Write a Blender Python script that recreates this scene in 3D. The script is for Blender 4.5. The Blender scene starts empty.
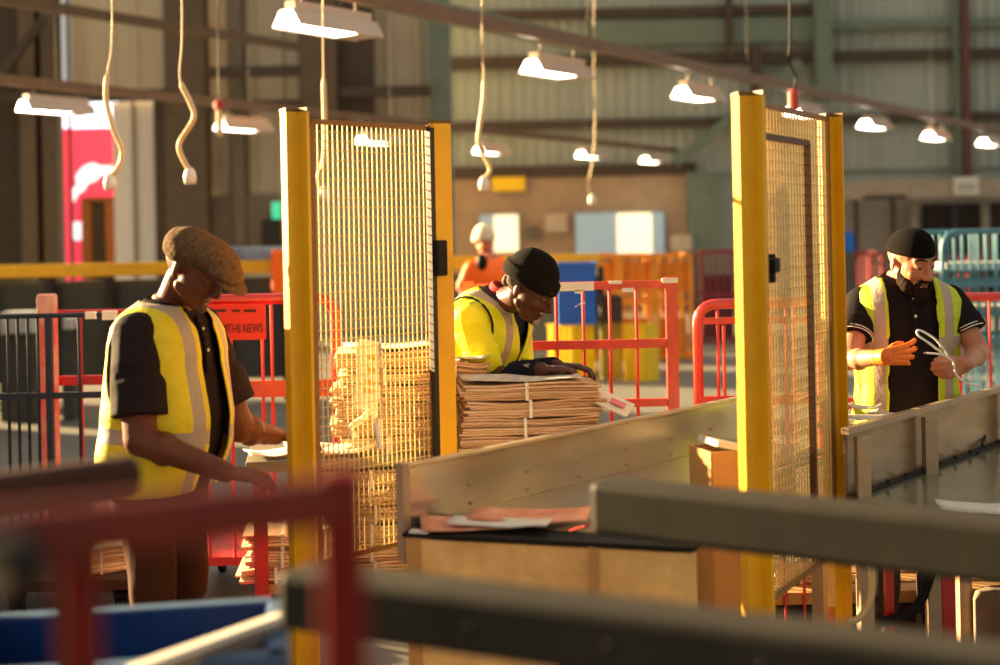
import bpy, bmesh, math, random
from math import sin, cos, pi, radians, sqrt, atan2
from mathutils import Vector, Matrix, noise, Quaternion

random.seed(7)
SC = bpy.context.scene
COL = SC.collection
V = Vector

# ------------------------------------------------------------------ camera model
FPX = 1316.0          # focal length in pixels of the 1000 px wide frame
HC = 1.70             # camera height
HZ = 235.0            # horizon row at the frame's middle column
ROLL = 0.02
CR, SR = cos(ROLL), sin(ROLL)


def P(px, py, d):
    """world point seen at pixel (px, py) at distance d along the view"""
    x, y = px - 500.0, HZ - py
    return V(((x * CR + y * SR) * d / FPX, d, (-x * SR + y * CR) * d / FPX + HC))


def PZ(px, py, z):
    """world point seen at pixel (px, py) lying at height z"""
    x, y = px - 500.0, HZ - py
    d = (z - HC) * FPX / (-x * SR + y * CR)
    return P(px, py, d)


# ------------------------------------------------------------------ materials
MATS = {}


def lin(c):
    return tuple(((v / 255.0) / 12.92 if v / 255.0 <= 0.04045 else ((v / 255.0 + 0.055) / 1.055) ** 2.4) for v in c)


def mat(name, rgb, rough=0.55, metal=0.0, var=0.12, scale=6.0, bump=0.0, bscale=40.0, rgb2=None, stretch=None,
        emit=None, estr=0.0, trans=0.0, alpha=1.0, spec=0.5, sheen=0.0):
    """rgb in sRGB 0-255; procedural noise variation between rgb and rgb2"""
    if name in MATS:
        return MATS[name]
    m = bpy.data.materials.new(name)
    m.use_nodes = True
    nt = m.node_tree
    nt.nodes.clear()
    N = nt.nodes.new
    L = nt.links.new
    out = N('ShaderNodeOutputMaterial')
    b = N('ShaderNodeBsdfPrincipled')
    L(b.outputs[0], out.inputs[0])
    c1 = lin(rgb)
    c2 = lin(rgb2) if rgb2 else tuple(v * (1 - var * 2.2) for v in c1)
    tc = N('ShaderNodeTexCoord')
    mp = N('ShaderNodeMapping')
    L(tc.outputs['Object'], mp.inputs[0])
    if stretch:
        mp.inputs['Scale'].default_value = stretch
    nz = N('ShaderNodeTexNoise')
    nz.inputs['Scale'].default_value = scale
    nz.inputs['Detail'].default_value = 5
    nz.inputs['Roughness'].default_value = 0.65
    L(mp.outputs[0], nz.inputs['Vector'])
    rp = N('ShaderNodeValToRGB')
    rp.color_ramp.elements[0].position = 0.32
    rp.color_ramp.elements[1].position = 0.68
    rp.color_ramp.elements[0].color = (*c2, 1)
    rp.color_ramp.elements[1].color = (*c1, 1)
    L(nz.outputs['Fac'], rp.inputs[0])
    L(rp.outputs[0], b.inputs['Base Color'])
    b.inputs['Roughness'].default_value = rough
    b.inputs['Metallic'].default_value = metal
    b.inputs['Specular IOR Level'].default_value = spec
    if sheen:
        b.inputs['Sheen Weight'].default_value = sheen
    if trans:
        b.inputs['Transmission Weight'].default_value = trans
    if alpha < 1:
        b.inputs['Alpha'].default_value = alpha
    if emit:
        b.inputs['Emission Color'].default_value = (*lin(emit), 1)
        b.inputs['Emission Strength'].default_value = estr
    if bump:
        bn = N('ShaderNodeTexNoise')
        bn.inputs['Scale'].default_value = bscale
        bn.inputs['Detail'].default_value = 4
        L(mp.outputs[0], bn.inputs['Vector'])
        bp = N('ShaderNodeBump')
        bp.inputs['Strength'].default_value = bump
        bp.inputs['Distance'].default_value = 0.01
        L(bn.outputs['Fac'], bp.inputs['Height'])
        L(bp.outputs[0], b.inputs['Normal'])
    m['principled'] = b.name
    MATS[name] = m
    return m


def banded(name, base, bands, rough=0.6, glow=None):
    """fabric with crisp bands laid out in the garment's own 'rest' coordinates.
    bands: list of (axis, lo, hi, rgb, mirror) ; axis 0=x 1=y 2=z"""
    m = mat(name, base, rough=rough, var=0.07, scale=9, bump=0.25, bscale=60)
    nt = m.node_tree
    N, L = nt.nodes.new, nt.links.new
    b = nt.nodes[m['principled']]
    at = N('ShaderNodeAttribute')
    at.attribute_name = 'rest'
    sx = N('ShaderNodeSeparateXYZ')
    L(at.outputs['Vector'], sx.inputs[0])
    cur = b.inputs['Base Color'].links[0].from_socket

    def math_(op, a, bb):
        n = N('ShaderNodeMath')
        n.operation = op
        for i, v in enumerate((a, bb)):
            if v is None:
                continue
            if isinstance(v, (int, float)):
                n.inputs[i].default_value = v
            else:
                L(v, n.inputs[i])
        return n.outputs[0]
    for axis, lo, hi, rgb, mirror in bands:
        s = sx.outputs[axis]
        if mirror:
            s = math_('ABSOLUTE', s, None)
        f = math_('MULTIPLY', math_('GREATER_THAN', s, lo), math_('LESS_THAN', s, hi))
        mx = N('ShaderNodeMix')
        mx.data_type = 'RGBA'
        L(f, mx.inputs['Factor'])
        L(cur, mx.inputs['A'])
        mx.inputs['B'].default_value = (*lin(rgb), 1)
        cur = mx.outputs['Result']
    L(cur, b.inputs['Base Color'])
    return m


# ------------------------------------------------------------------ mesh helpers
def NB():
    return bmesh.new()


def add_box(bm, c, s, rot=None):
    """box centred c with full sizes s; rot = Matrix 3x3 or z angle"""
    if rot is None:
        R = Matrix.Identity(3)
    elif isinstance(rot, (int, float)):
        R = Matrix.Rotation(rot, 3, 'Z')
    else:
        R = rot
    c = V(c)
    vs = []
    for i in (-1, 1):
        for j in (-1, 1):
            for k in (-1, 1):
                vs.append(bm.verts.new(c + R @ V((i * s[0] / 2, j * s[1] / 2, k * s[2] / 2))))
    for f in ((0, 1, 3, 2), (4, 6, 7, 5), (0, 4, 5, 1), (2, 3, 7, 6), (0, 2, 6, 4), (1, 5, 7, 3)):
        bm.faces.new([vs[i] for i in f])
    return vs


def frame_of(d, up=V((0, 0, 1))):
    d = d.normalized()
    if abs(d.dot(up)) > 0.98:
        up = V((0, 1, 0))
    x = d.cross(up).normalized()
    y = x.cross(d).normalized()
    return x, y, d


def add_bar(bm, a, b, w, h, up=V((0, 0, 1))):
    """rectangular bar from a to b; w sideways, h along up"""
    a, b = V(a), V(b)
    x, y, d = frame_of(b - a, up)
    ring = []
    for p in (a, b):
        ring.append([bm.verts.new(p + x * (sx * w / 2) + y * (sy * h / 2)) for sx, sy in ((-1, -1), (1, -1), (1, 1), (-1, 1))])
    for i in range(4):
        bm.faces.new((ring[0][i], ring[0][(i + 1) % 4], ring[1][(i + 1) % 4], ring[1][i]))
    bm.faces.new(ring[0][::-1])
    bm.faces.new(ring[1])


def add_tube(bm, pts, r, n=8, caps=True, closed=False):
    pts = [V(p) for p in pts]
    m = len(pts)
    rs = r if isinstance(r, (list, tuple)) else [r] * m
    rings = []
    prev = None
    for i, p in enumerate(pts):
        if closed:
            d = pts[(i + 1) % m] - pts[i - 1]
        else:
            d = pts[min(i + 1, m - 1)] - pts[max(i - 1, 0)]
        if d.length < 1e-9:
            d = V((0, 0, 1))
        d.normalize()
        if prev is None:
            x, y, _ = frame_of(d)
        else:
            x = prev - d * prev.dot(d)
            if x.length < 1e-6:
                x, y, _ = frame_of(d)
            x.normalize()
            y = d.cross(x)
        prev = x
        rings.append([bm.verts.new(p + (x * cos(2 * pi * k / n) + y * sin(2 * pi * k / n)) * rs[i]) for k in range(n)])
    for i in range(m if closed else m - 1):
        A, B = rings[i], rings[(i + 1) % m]
        for k in range(n):
            bm.faces.new((A[k], A[(k + 1) % n], B[(k + 1) % n], B[k]))
    if caps and not closed:
        bm.faces.new(rings[0][::-1])
        bm.faces.new(rings[-1])


def add_cap(bm, a, b, ra, rb, n=14):
    """closed tapered capsule"""
    a, b = V(a), V(b)
    d = b - a
    if d.length < 1e-6:
        d = V((0, 0, 1e-4))
    x, y, d = frame_of(d)
    st = 4
    prof = []
    for i in range(1, st + 1):
        t = pi / 2 * (1 - i / st)
        prof.append((a, -sin(t) * ra, cos(t) * ra))
    for i in range(st):
        t = pi / 2 * i / st
        prof.append((b, sin(t) * rb, cos(t) * rb))
    rings = []
    for o, h, r in prof:
        rings.append([bm.verts.new(o + d * h + (x * cos(2 * pi * k / n) + y * sin(2 * pi * k / n)) * r) for k in range(n)])
    p0 = bm.verts.new(a - d * ra)
    p1 = bm.verts.new(b + d * rb)
    for i in range(len(rings) - 1):
        for k in range(n):
            bm.faces.new((rings[i][k], rings[i][(k + 1) % n], rings[i + 1][(k + 1) % n], rings[i + 1][k]))
    for k in range(n):
        bm.faces.new((p0, rings[0][(k + 1) % n], rings[0][k]))
        bm.faces.new((p1, rings[-1][k], rings[-1][(k + 1) % n]))


def add_ell(bm, c, r, rot=None, u=18, v=12):
    """closed ellipsoid"""
    M = Matrix.Translation(V(c)) @ (rot.to_4x4() if rot else Matrix.Identity(4)) @ Matrix.Diagonal((*r, 1))
    bmesh.ops.create_uvsphere(bm, u_segments=u, v_segments=v, radius=1.0, matrix=M)


def add_prism(bm, poly, z0, z1, M=None):
    """extrude a 2-D polygon (x, y) from z0 to z1"""
    M = M or Matrix.Identity(4)
    lo = [bm.verts.new(M @ V((x, y, z0))) for x, y in poly]
    hi = [bm.verts.new(M @ V((x, y, z1))) for x, y in poly]
    n = len(poly)
    for i in range(n):
        bm.faces.new((lo[i], lo[(i + 1) % n], hi[(i + 1) % n], hi[i]))
    bm.faces.new(lo[::-1])
    bm.faces.new(hi)


def add_lathe(bm, c, prof, axis='Z', n=20, caps=True):
    c = V(c)
    rings = []
    for r, h in prof:
        ring = []
        for k in range(n):
            a = 2 * pi * k / n
            q = {'Z': V((r * cos(a), r * sin(a), h)), 'X': V((h, r * cos(a), r * sin(a))), 'Y': V((r * sin(a), h, r * cos(a)))}[axis]
            ring.append(bm.verts.new(c + q))
        rings.append(ring)
    for i in range(len(rings) - 1):
        for k in range(n):
            bm.faces.new((rings[i][k], rings[i][(k + 1) % n], rings[i + 1][(k + 1) % n], rings[i + 1][k]))
    if caps:
        bm.faces.new(rings[0][::-1])
        bm.faces.new(rings[-1])


def arc_pts(pts, r=0.08, n=6):
    """round the inner corners of a polyline"""
    pts = [V(p) for p in pts]
    out = [pts[0]]
    for i in range(1, len(pts) - 1):
        p, a, b = pts[i], pts[i - 1], pts[i + 1]
        da, db = (a - p), (b - p)
        rr = min(r, da.length * 0.49, db.length * 0.49)
        q0, q1 = p + da.normalized() * rr, p + db.normalized() * rr
        for k in range(n + 1):
            t = k / n
            out.append(q0 * (1 - t) ** 2 + p * 2 * t * (1 - t) + q1 * t * t)
    out.append(pts[-1])
    return out


def spline(pts, n=8):
    pts = [V(p) for p in pts]
    q = [pts[0] * 2 - pts[1]] + pts + [pts[-1] * 2 - pts[-2]]
    out = []
    for i in range(1, len(q) - 2):
        for k in range(n):
            t = k / n
            a, b, c, d = q[i - 1], q[i], q[i + 1], q[i + 2]
            out.append(0.5 * ((2 * b) + (c - a) * t + (2 * a - 5 * b + 4 * c - d) * t * t + (3 * b - a - 3 * c + d) * t ** 3))
    out.append(pts[-1])
    return out


def thing(name, label, cat, loc=(0, 0, 0), rz=0.0, group=None):
    o = bpy.data.objects.new(name, None)
    o.empty_display_size = 0.1
    COL.objects.link(o)
    o.location = loc
    o.rotation_euler = (0, 0, rz)
    o['label'] = label
    o['category'] = cat
    if group:
        o['group'] = group
    return o


def root_matrix(o):
    return Matrix.LocRotScale(o.location, o.rotation_euler, None)


def link_mesh(name, me, m, parent=None, smooth=False):
    o = bpy.data.objects.new(name, me)
    COL.objects.link(o)
    if m:
        me.materials.append(m)
    if smooth:
        for p in me.polygons:
            p.use_smooth = True
    if parent:
        o.parent = parent
    return o


def part(name, bm, m, parent=None, smooth=False, world=False, bevel=0.0, label=None):
    """turn a bmesh into one mesh object; world=True: coordinates are world ones"""
    bmesh.ops.recalc_face_normals(bm, faces=bm.faces)
    if world and parent is not None:
        r = parent
        M = Matrix.Identity(4)
        while r is not None:
            M = root_matrix(r) @ M
            r = r.parent
        bm.transform(M.inverted())
    me = bpy.data.meshes.new(name)
    bm.to_mesh(me)
    bm.free()
    o = link_mesh(name, me, m, parent, smooth)
    if bevel:
        md = o.modifiers.new('bevel', 'BEVEL')
        md.width = bevel
        md.segments = 2
        md.limit_method = 'ANGLE'
        md.angle_limit = radians(40)
        md.harden_normals = False
    if label:
        o['label'] = label
    return o


def single(name, bm, m, label, cat, group=None, smooth=False, bevel=0.0, origin=None, kind=None):
    """a thing that is one mesh"""
    if origin is None:
        xs = [v.co for v in bm.verts]
        origin = V((sum(p.x for p in xs) / len(xs), sum(p.y for p in xs) / len(xs), min(p.z for p in xs)))
    bm.transform(Matrix.Translation(-V(origin)))
    o = part(name, bm, m, None, smooth, bevel=bevel)
    o.location = origin
    o['label'] = label
    o['category'] = cat
    if group:
        o['group'] = group
    if kind:
        o['kind'] = kind
    return o


def struct(name, bm, m, parent=None, label=None, smooth=False, bevel=0.0):
    o = part(name, bm, m, parent, smooth, bevel=bevel)
    if parent is None:
        o['kind'] = 'structure'
    if label:
        o['label'] = label
    return o


def dup(root, loc, rz, label=None, group=None):
    r = root.copy()
    COL.objects.link(r)
    r.location = loc
    r.rotation_euler = (0, 0, rz)
    if label:
        r['label'] = label
    if group:
        r['group'] = group
    for ch in list(root.children):
        c = ch.copy()
        COL.objects.link(c)
        c.parent = r
        for g in ch.children:
            d = g.copy()
            COL.objects.link(d)
            d.parent = c
    return r


def remesh(bm, voxel, smooth=4, factor=0.5):
    """union of closed shells -> one continuous surface (returned as mesh data)"""
    bmesh.ops.recalc_face_normals(bm, faces=bm.faces)
    me = bpy.data.meshes.new('tmp')
    bm.to_mesh(me)
    bm.free()
    o = bpy.data.objects.new('tmp', me)
    COL.objects.link(o)
    md = o.modifiers.new('r', 'REMESH')
    md.mode = 'VOXEL'
    md.voxel_size = voxel
    if smooth:
        s = o.modifiers.new('s', 'SMOOTH')
        s.iterations = smooth
        s.factor = factor
    dg = bpy.context.evaluated_depsgraph_get()
    dg.update()
    new = bpy.data.meshes.new_from_object(o.evaluated_get(dg))
    bpy.data.objects.remove(o)
    bpy.data.meshes.remove(me)
    return new


# ------------------------------------------------------------------ colours
M_floor = mat('concrete', (124, 122, 112), rough=0.5, rgb2=(104, 102, 94), scale=1.3, bump=0.05, bscale=30)
M_clad = mat('cladding_green_grey', (176, 184, 172), rough=0.6, rgb2=(152, 160, 149), scale=0.5, stretch=(1, 1, 0.2))
M_clad2 = mat('cladding_tan', (226, 210, 178), rough=0.6, rgb2=(196, 180, 150), scale=0.5, stretch=(1, 1, 0.2))
M_block = mat('blockwork', (172, 146, 118), rough=0.8, rgb2=(152, 128, 102), scale=2.0)
M_girt = mat('girt_brown', (76, 62, 48), rough=0.7)
M_green = mat('steel_green', (112, 128, 110), rough=0.5)
M_brown = mat('column_brown', (100, 82, 58), rough=0.6)
M_brown2 = mat('panel_brown', (78, 60, 36), rough=0.65, rgb2=(58, 44, 26), scale=0.8, stretch=(1, 1, 0.2))
M_grey = mat('grey_panel', (164, 154, 138), rough=0.6)
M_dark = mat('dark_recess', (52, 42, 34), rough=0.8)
M_white = mat('white_sheet', (225, 220, 205), rough=0.6, var=0.04)
M_yellow = mat('yellow_paint', (243, 186, 8), rough=0.42, rgb2=(226, 165, 6), scale=5)
M_mesh = mat('mesh_wire', (246, 214, 138), rough=0.4, metal=0.2)
M_red = mat('red_paint', (214, 26, 14), rough=0.33, rgb2=(178, 22, 12), scale=7, spec=1.0)
M_redw = mat('red_paint_worn', (226, 44, 16), rough=0.33, rgb2=(190, 40, 22), scale=12, spec=1.0)
M_navy = mat('navy_steel', (38, 44, 62), rough=0.4, rgb2=(30, 34, 46))
M_blue = mat('blue_plastic', (10, 104, 208), rough=0.4, var=0.05)
M_bluec = mat('blue_steel', (74, 136, 158), rough=0.4)
M_steel = mat('stainless', (222, 216, 200), rough=0.2, metal=0.8, rgb2=(206, 198, 180), scale=1.2)
M_belt = mat('conveyor_belt', (132, 128, 112), rough=0.35, rgb2=(112, 108, 96), scale=2)
M_bench = mat('bench_board', (244, 202, 128), rough=0.6, rgb2=(206, 158, 90), scale=6)
M_alu = mat('aluminium_profile', (188, 160, 128), rough=0.45, metal=0.25)
M_black = mat('black_rubber', (24, 22, 20), rough=0.6, spec=0.2)
M_char = mat('charcoal_steel', (52, 49, 42), rough=0.55, rgb2=(42, 39, 33), scale=9, spec=0.15)
M_char2 = mat('charcoal_steel_edge', (86, 82, 74), rough=0.45)
M_paper = mat('newsprint', (244, 222, 188), rough=0.8, rgb2=(190, 138, 92), scale=3.0, stretch=(0.5, 0.5, 42))
M_paper2 = mat('newsprint_top', (236, 226, 208), rough=0.75, rgb2=(176, 168, 158), scale=22)
M_pink = mat('newsprint_pink', (236, 176, 138), rough=0.7, rgb2=(210, 120, 86), scale=9)
M_strap = mat('strap_white', (240, 236, 226), rough=0.4, var=0.03)
M_cable = mat('cable_cream', (232, 206, 150), rough=0.45, var=0.06)
M_plug = mat('plug_white', (240, 236, 224), rough=0.4, var=0.03)
M_lamp = mat('lamp_tube', (255, 250, 236), emit=(255, 240, 214), estr=14.0)
M_reflect = mat('lamp_reflector', (206, 186, 166), rough=0.4, var=0.03)
M_refl_in = mat('lamp_reflector_inside', (250, 244, 232), rough=0.4, var=0.02, emit=(255, 240, 214), estr=3.0)
M_rail = mat('lamp_rail', (128, 98, 72), rough=0.5)
M_orange = mat('orange_plastic', (240, 140, 14), rough=0.45, var=0.1)
M_ycrate = mat('yellow_plastic', (255, 212, 12), rough=0.45, var=0.06)
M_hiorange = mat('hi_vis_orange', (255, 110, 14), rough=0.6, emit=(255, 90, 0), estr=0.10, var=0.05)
M_wood = mat('timber', (196, 150, 92), rough=0.7, rgb2=(160, 116, 66), scale=4, stretch=(0.4, 3, 3))
M_card = mat('cardboard', (200, 150, 84), rough=0.75, var=0.1)
M_oxide = mat('dark_red_frame', (112, 12, 8), rough=0.5, rgb2=(92, 9, 6), spec=0.2)
M_bfrm = mat('brown_frame', (66, 38, 28), rough=0.55, spec=0.2)
M_greyc = mat('grey_board', (140, 124, 108), rough=0.6)

# ------------------------------------------------------------------ the setting
WY, LY = 30.0, 24.0


def corrug(bm, x0, x1, y, z0, z1, pitch=0.2, dep=0.04):
    n = max(1, int(round((x1 - x0) / pitch)))
    st = (x1 - x0) / n
    prof = []
    for i in range(n):
        a = x0 + i * st
        prof += [(a, y), (a + st * 0.58, y), (a + st * 0.66, y - dep), (a + st * 0.92, y - dep)]
    prof.append((x1, y))
    lo = [bm.verts.new((x, yy, z0)) for x, yy in prof]
    hi = [bm.verts.new((x, yy, z1)) for x, yy in prof]
    for i in range(len(prof) - 1):
        bm.faces.new((lo[i], lo[i + 1], hi[i + 1], hi[i]))


def rect(bm, px0, py0, px1, py1, d, th=0.1):
    """upright slab whose front shows the given pixel rectangle at distance d"""
    a, b = P(px0, (py0 + py1) / 2, d), P(px1, (py0 + py1) / 2, d)
    mx = (px0 + px1) / 2
    zt, zb = P(mx, py0, d).z, P(mx, py1, d).z
    add_box(bm, ((a.x + b.x) / 2, d + th / 2, (zt + zb) / 2), (b.x - a.x, th, abs(zt - zb)))


bm = NB()
add_box(bm, (0, 14, -0.05), (60, 44, 0.1))
struct('floor', bm, M_floor)
bm = NB()
add_box(bm, (-5.35, 6.0, 0.62), (0.3, 13.0, 1.24))  # unseen low wall, added to keep the low sun off the floor
struct('wall_sun_blocker', bm, mat('sun_blocker_grey', (150, 140, 122), rough=0.8))

bm = NB()
zs = P(560, 176, WY).z
corrug(bm, -2.0, 17.0, WY, zs, 10.0, 0.26, 0.06)
add_box(bm, (7.5, WY + 0.3, 5.0), (19.0, 0.3, 10.0))
struct('wall_back', bm, M_clad)
bm = NB()
rect(bm, 446, 176, 694, 300, WY - 0.25, 0.3)
bx = P(450, 240, WY).x
struct('wall_back_lower', bm, M_block)

tn = [0]


def trim(px0, py0, px1, py1, d, m, th=0.12):
    tn[0] += 1
    bm = NB()
    rect(bm, px0, py0, px1, py1, d, th)
    return struct('trim_%d' % tn[0], bm, m)


def trim_bar(a, b, w, h, m):
    tn[0] += 1
    bm = NB()
    add_bar(bm, a, b, w, h)
    return struct('trim_%d' % tn[0], bm, m)


# girts across the back wall
for (x0, x1, y0, y1, m) in ((450, 830, 8, 17, M_girt), (590, 822, 20, 44, M_green), (450, 822, 54, 66, M_girt), (822, 1060, 20, 29, M_green),
                            (822, 1060, 50, 60, M_girt), (450, 1060, 117, 126, M_girt), (445, 696, 165, 177, M_girt)):
    a, b = P(x0, (y0 + y1) / 2, WY - 0.2), P(x1, (y0 + y1) / 2, WY - 0.2)
    z = (a.z + b.z) / 2 if x1 < 1060 else P((x0 + min(x1, 1000)) / 2, (y0 + y1) / 2, WY - 0.2).z
    a.z = b.z = z
    trim_bar(a, b, 0.2, (y1 - y0) / FPX * WY, m)
# columns and pipes of the back wall
trim(816, -20, 832, 100, WY - 0.6, M_green, 0.3)
trim(752, 45, 762, 95, WY - 0.5, M_girt, 0.2)
trim(963, -20, 971, 182, WY - 0.5, mat('pipe_rust', (104, 62, 48)), 0.15)
trim(955, -20, 960, 182, WY - 0.4, M_green, 0.15)
trim(690, 172, 722, 300, WY - 0.7, M_green, 0.4)
trim_bar(P(676, 162, WY - 0.5), P(800, 62, WY - 0.5), 0.15, 0.22, M_green)
trim(727, -20, 733, 60, WY - 0.5, M_girt, 0.2)
# mezzanine band, recess and panels at the right end
trim(836, 180, 1040, 198, WY - 1.6, mat('mezzanine_edge', (176, 160, 138), rough=0.6), 0.5)
bm = NB()
rect(bm, 836, 197, 1060, 330, WY - 0.35, 0.2)
struct('wall_right', bm, M_grey)
trim(926, 203, 1040, 300, WY - 0.7, M_dark, 0.2)  # flat dark slab; the shade inside the opening is in its colour
trim(912, 199, 919, 300, WY - 0.8, M_grey, 0.2)
trim(856, 199, 859, 300, WY - 0.6, M_girt, 0.1)
trim(893, 199, 896, 300, WY - 0.6, M_girt, 0.1)
trim(983, 198, 990, 260, WY - 1.0, M_grey, 0.15)
trim(952, 204, 957, 240, WY - 0.95, M_navy, 0.1)
trim(866, 195, 906, 199, WY - 1.7, M_girt, 0.1)

# left wall : columns, pale cladding, day-lit opening
bm = NB()
x0, x1 = P(72, 100, LY).x, P(452, 100, LY).x
corrug(bm, x0, P(163, 50, LY).x, LY, P(115, 100, LY).z, 10, 0.42, 0.05)
struct('wall_left_upper', bm, M_clad2)
bm = NB()
corrug(bm, P(203, 100, LY).x, P(452, 100, LY).x, LY, 0, 10, 0.5, 0.06)
struct('wall_left', bm, mat('cladding_grey', (196, 184, 158), rough=0.6, rgb2=(168, 156, 132), scale=0.6))
bm = NB()
corrug(bm, -10.2, P(61, 100, LY).x, LY - 0.3, 0, 10, 0.6, 0.08)
struct('wall_far_left', bm, M_brown2)
bm = NB()
rect(bm, 114, 102, 164, 300, LY + 0.05, 0.1)
corr = P(137, 180, LY)
struct('door_1', bm, mat('door_sheet', (252, 246, 232), rough=0.5, rgb2=(236, 232, 222), scale=0.4, stretch=(1, 1, 0.05)))
trim(133, 102, 136, 300, LY - 0.05, M_grey, 0.1)
for (a, b, c, d_, m, dd) in ((165, -20, 206, 300, M_brown, 0.8), (155, 98, 164, 300, M_girt, 0.5), (298, -20, 336, 130, M_brown, 0.9),
                             (343, -20, 372, 130, M_girt, 0.6), (430, -20, 452, 270, M_green, 0.6), (20, -20, 36, 300, mat('column_mid', (110, 88, 62)), 0.7),
                             (42, -20, 56, 300, M_brown, 0.8), (68, -20, 71, 300, M_girt, 0.6), (232, -20, 243, 250, mat('clad_strip_brown', (122, 110, 90)), 0.3)):  # last entry: a plain darker strip on the cladding
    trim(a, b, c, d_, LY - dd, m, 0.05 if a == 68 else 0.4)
for (a, b, c, d_, m) in ((-60, 91, 164, 102, M_girt), (206, 66, 297, 76, M_girt), (206, 100, 300, 110, M_girt), (340, 86, 430, 96, M_girt)):
    trim(a, b, c, d_, LY - 1.0, m, 0.2)
trim_bar(P(-10, 90, LY - 1.2), P(44, 18, LY - 1.2), 0.12, 0.14, M_girt)
trim(205, 195, 280, 262, LY - 0.2, mat('plinth_grey', (124, 110, 92), rough=0.7), 0.1)
trim(262, 219, 281, 250, LY - 0.4, M_dark, 0.1)
# daylight beyond the opening and the printed hoarding standing in it
bm = NB()
rect(bm, 60, 90, 118, 134, LY + 3.2, 0.05)
o = struct('window_1', bm, mat('daylight_sky', (214, 232, 255), emit=(214, 234, 255), estr=1.6))
M_hoard = mat('hoarding_pink_glow', (236, 66, 96), rough=0.5, emit=(240, 60, 92), estr=0.55, var=0.03)  # emission stands in for daylight falling on the board
M_hwht = mat('hoarding_white_glow', (250, 245, 250), rough=0.5, emit=(245, 240, 250), estr=0.8, var=0.01)  # white print glows too, daylight put in as emission
hd = LY + 3.0
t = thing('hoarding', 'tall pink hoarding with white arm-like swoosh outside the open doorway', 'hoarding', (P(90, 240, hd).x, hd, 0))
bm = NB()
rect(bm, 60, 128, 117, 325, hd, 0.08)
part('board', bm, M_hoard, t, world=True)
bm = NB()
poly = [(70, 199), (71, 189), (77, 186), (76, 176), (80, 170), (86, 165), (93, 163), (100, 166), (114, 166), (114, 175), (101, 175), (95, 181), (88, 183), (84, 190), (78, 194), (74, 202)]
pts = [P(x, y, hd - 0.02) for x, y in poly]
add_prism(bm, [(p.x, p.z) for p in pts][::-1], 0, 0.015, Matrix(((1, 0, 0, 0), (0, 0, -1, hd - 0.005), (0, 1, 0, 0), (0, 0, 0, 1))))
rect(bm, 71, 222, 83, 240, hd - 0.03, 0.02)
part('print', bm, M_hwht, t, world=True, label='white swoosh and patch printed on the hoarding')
t = thing('timber_doorway', 'dark timber doorway let into the pink hoarding outside', 'doorway', (P(98, 240, hd).x, hd - 0.3, 0))
bm = NB()
rect(bm, 82, 200, 91, 326, hd - 0.3, 0.1)
rect(bm, 106, 200, 115, 326, hd - 0.3, 0.1)
rect(bm, 82, 197, 115, 201, hd - 0.3, 0.1)
part('frame', bm, mat('timber_dark', (132, 76, 26), rough=0.6), t, world=True)
bm = NB()
rect(bm, 90, 200, 107, 326, hd - 0.2, 0.05)
part('panel', bm, M_dark, t, world=True)

# windows in the blockwork
M_win = mat('window_day', (250, 238, 205), emit=(255, 236, 196), estr=0.75, var=0.02)
M_winb = mat('window_blue', (150, 168, 172), emit=(150, 172, 184), estr=0.30, var=0.05)
M_winf = mat('window_frame', (150, 150, 142), rough=0.5)
for i, (a, b, c, d_, ms) in enumerate((((480, 215, 519, 252, ((480, 494, M_winb), (494, 518, M_win)))), (576, 213, 664, 256, ((576, 617, M_winb), (617, 652, M_win), (652, 664, M_winb))))):
    bm = NB()
    rect(bm, a - 2, b - 2, c + 2, d_ + 2, WY - 0.35, 0.08)
    w = struct('window_%d' % (i + 2), bm, M_winf)
    for q0, q1, m in ms:
        bm = NB()
        rect(bm, q0, b, q1, d_, WY - 0.42, 0.05)
        struct('pane', bm, m, w)


def plaque(name, px0, py0, px1, py1, d, m, label, cat, text=None):
    bm = NB()
    rect(bm, px0, py0, px1, py1, d, 0.06)
    return single(name, bm, m, label, cat, bevel=0.01)


plaque('wall_sign', 954, 177, 979, 195, WY - 1.75, M_white, 'white rectangular notice on the grey mezzanine edge', 'sign')
for i, yy in enumerate((184, 188)):
    bm = NB()
    rect(bm, 958, yy, 975, yy + 1.2, WY - 1.78, 0.02)
    part('lettering', bm, mat('sign_ink', (150, 142, 130)), bpy.data.objects['wall_sign'], world=True)
plaque('hazard_sign', 492, 177, 525, 191, WY - 0.5, M_ycrate, 'yellow sign high on the tan block wall', 'sign')
plaque('notice_sign', 545, 214, 567, 232, WY - 0.5, mat('notice', (196, 178, 156)), 'pale square notice between the two wall windows', 'notice')
plaque('notice_sign', 671, 235, 692, 251, WY - 0.95, mat('notice2', (206, 186, 160)), 'pale notice beside the wide window, above orange cages', 'notice')
plaque('exit_sign', 272, 202, 281, 219, LY - 0.9, mat('exit_green', (60, 190, 140), emit=(60, 200, 150), estr=0.7), 'small glowing green exit sign behind yellow fence post', 'sign')
bm = NB()
add_lathe(bm, P(533, 233, WY - 0.42), [(0.001, 0.0), (0.16, 0.0), (0.16, 0.1), (0.001, 0.1)], 'Y', 20, caps=False)
single('wall_clock', bm, mat('clock_grey', (104, 96, 86)), 'round grey clock between notice and small window', 'clock')

# ------------------------------------------------------------------ lamps
DV = V((0.60, 0.80, 0))
DA = atan2(DV.y, DV.x)


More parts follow.
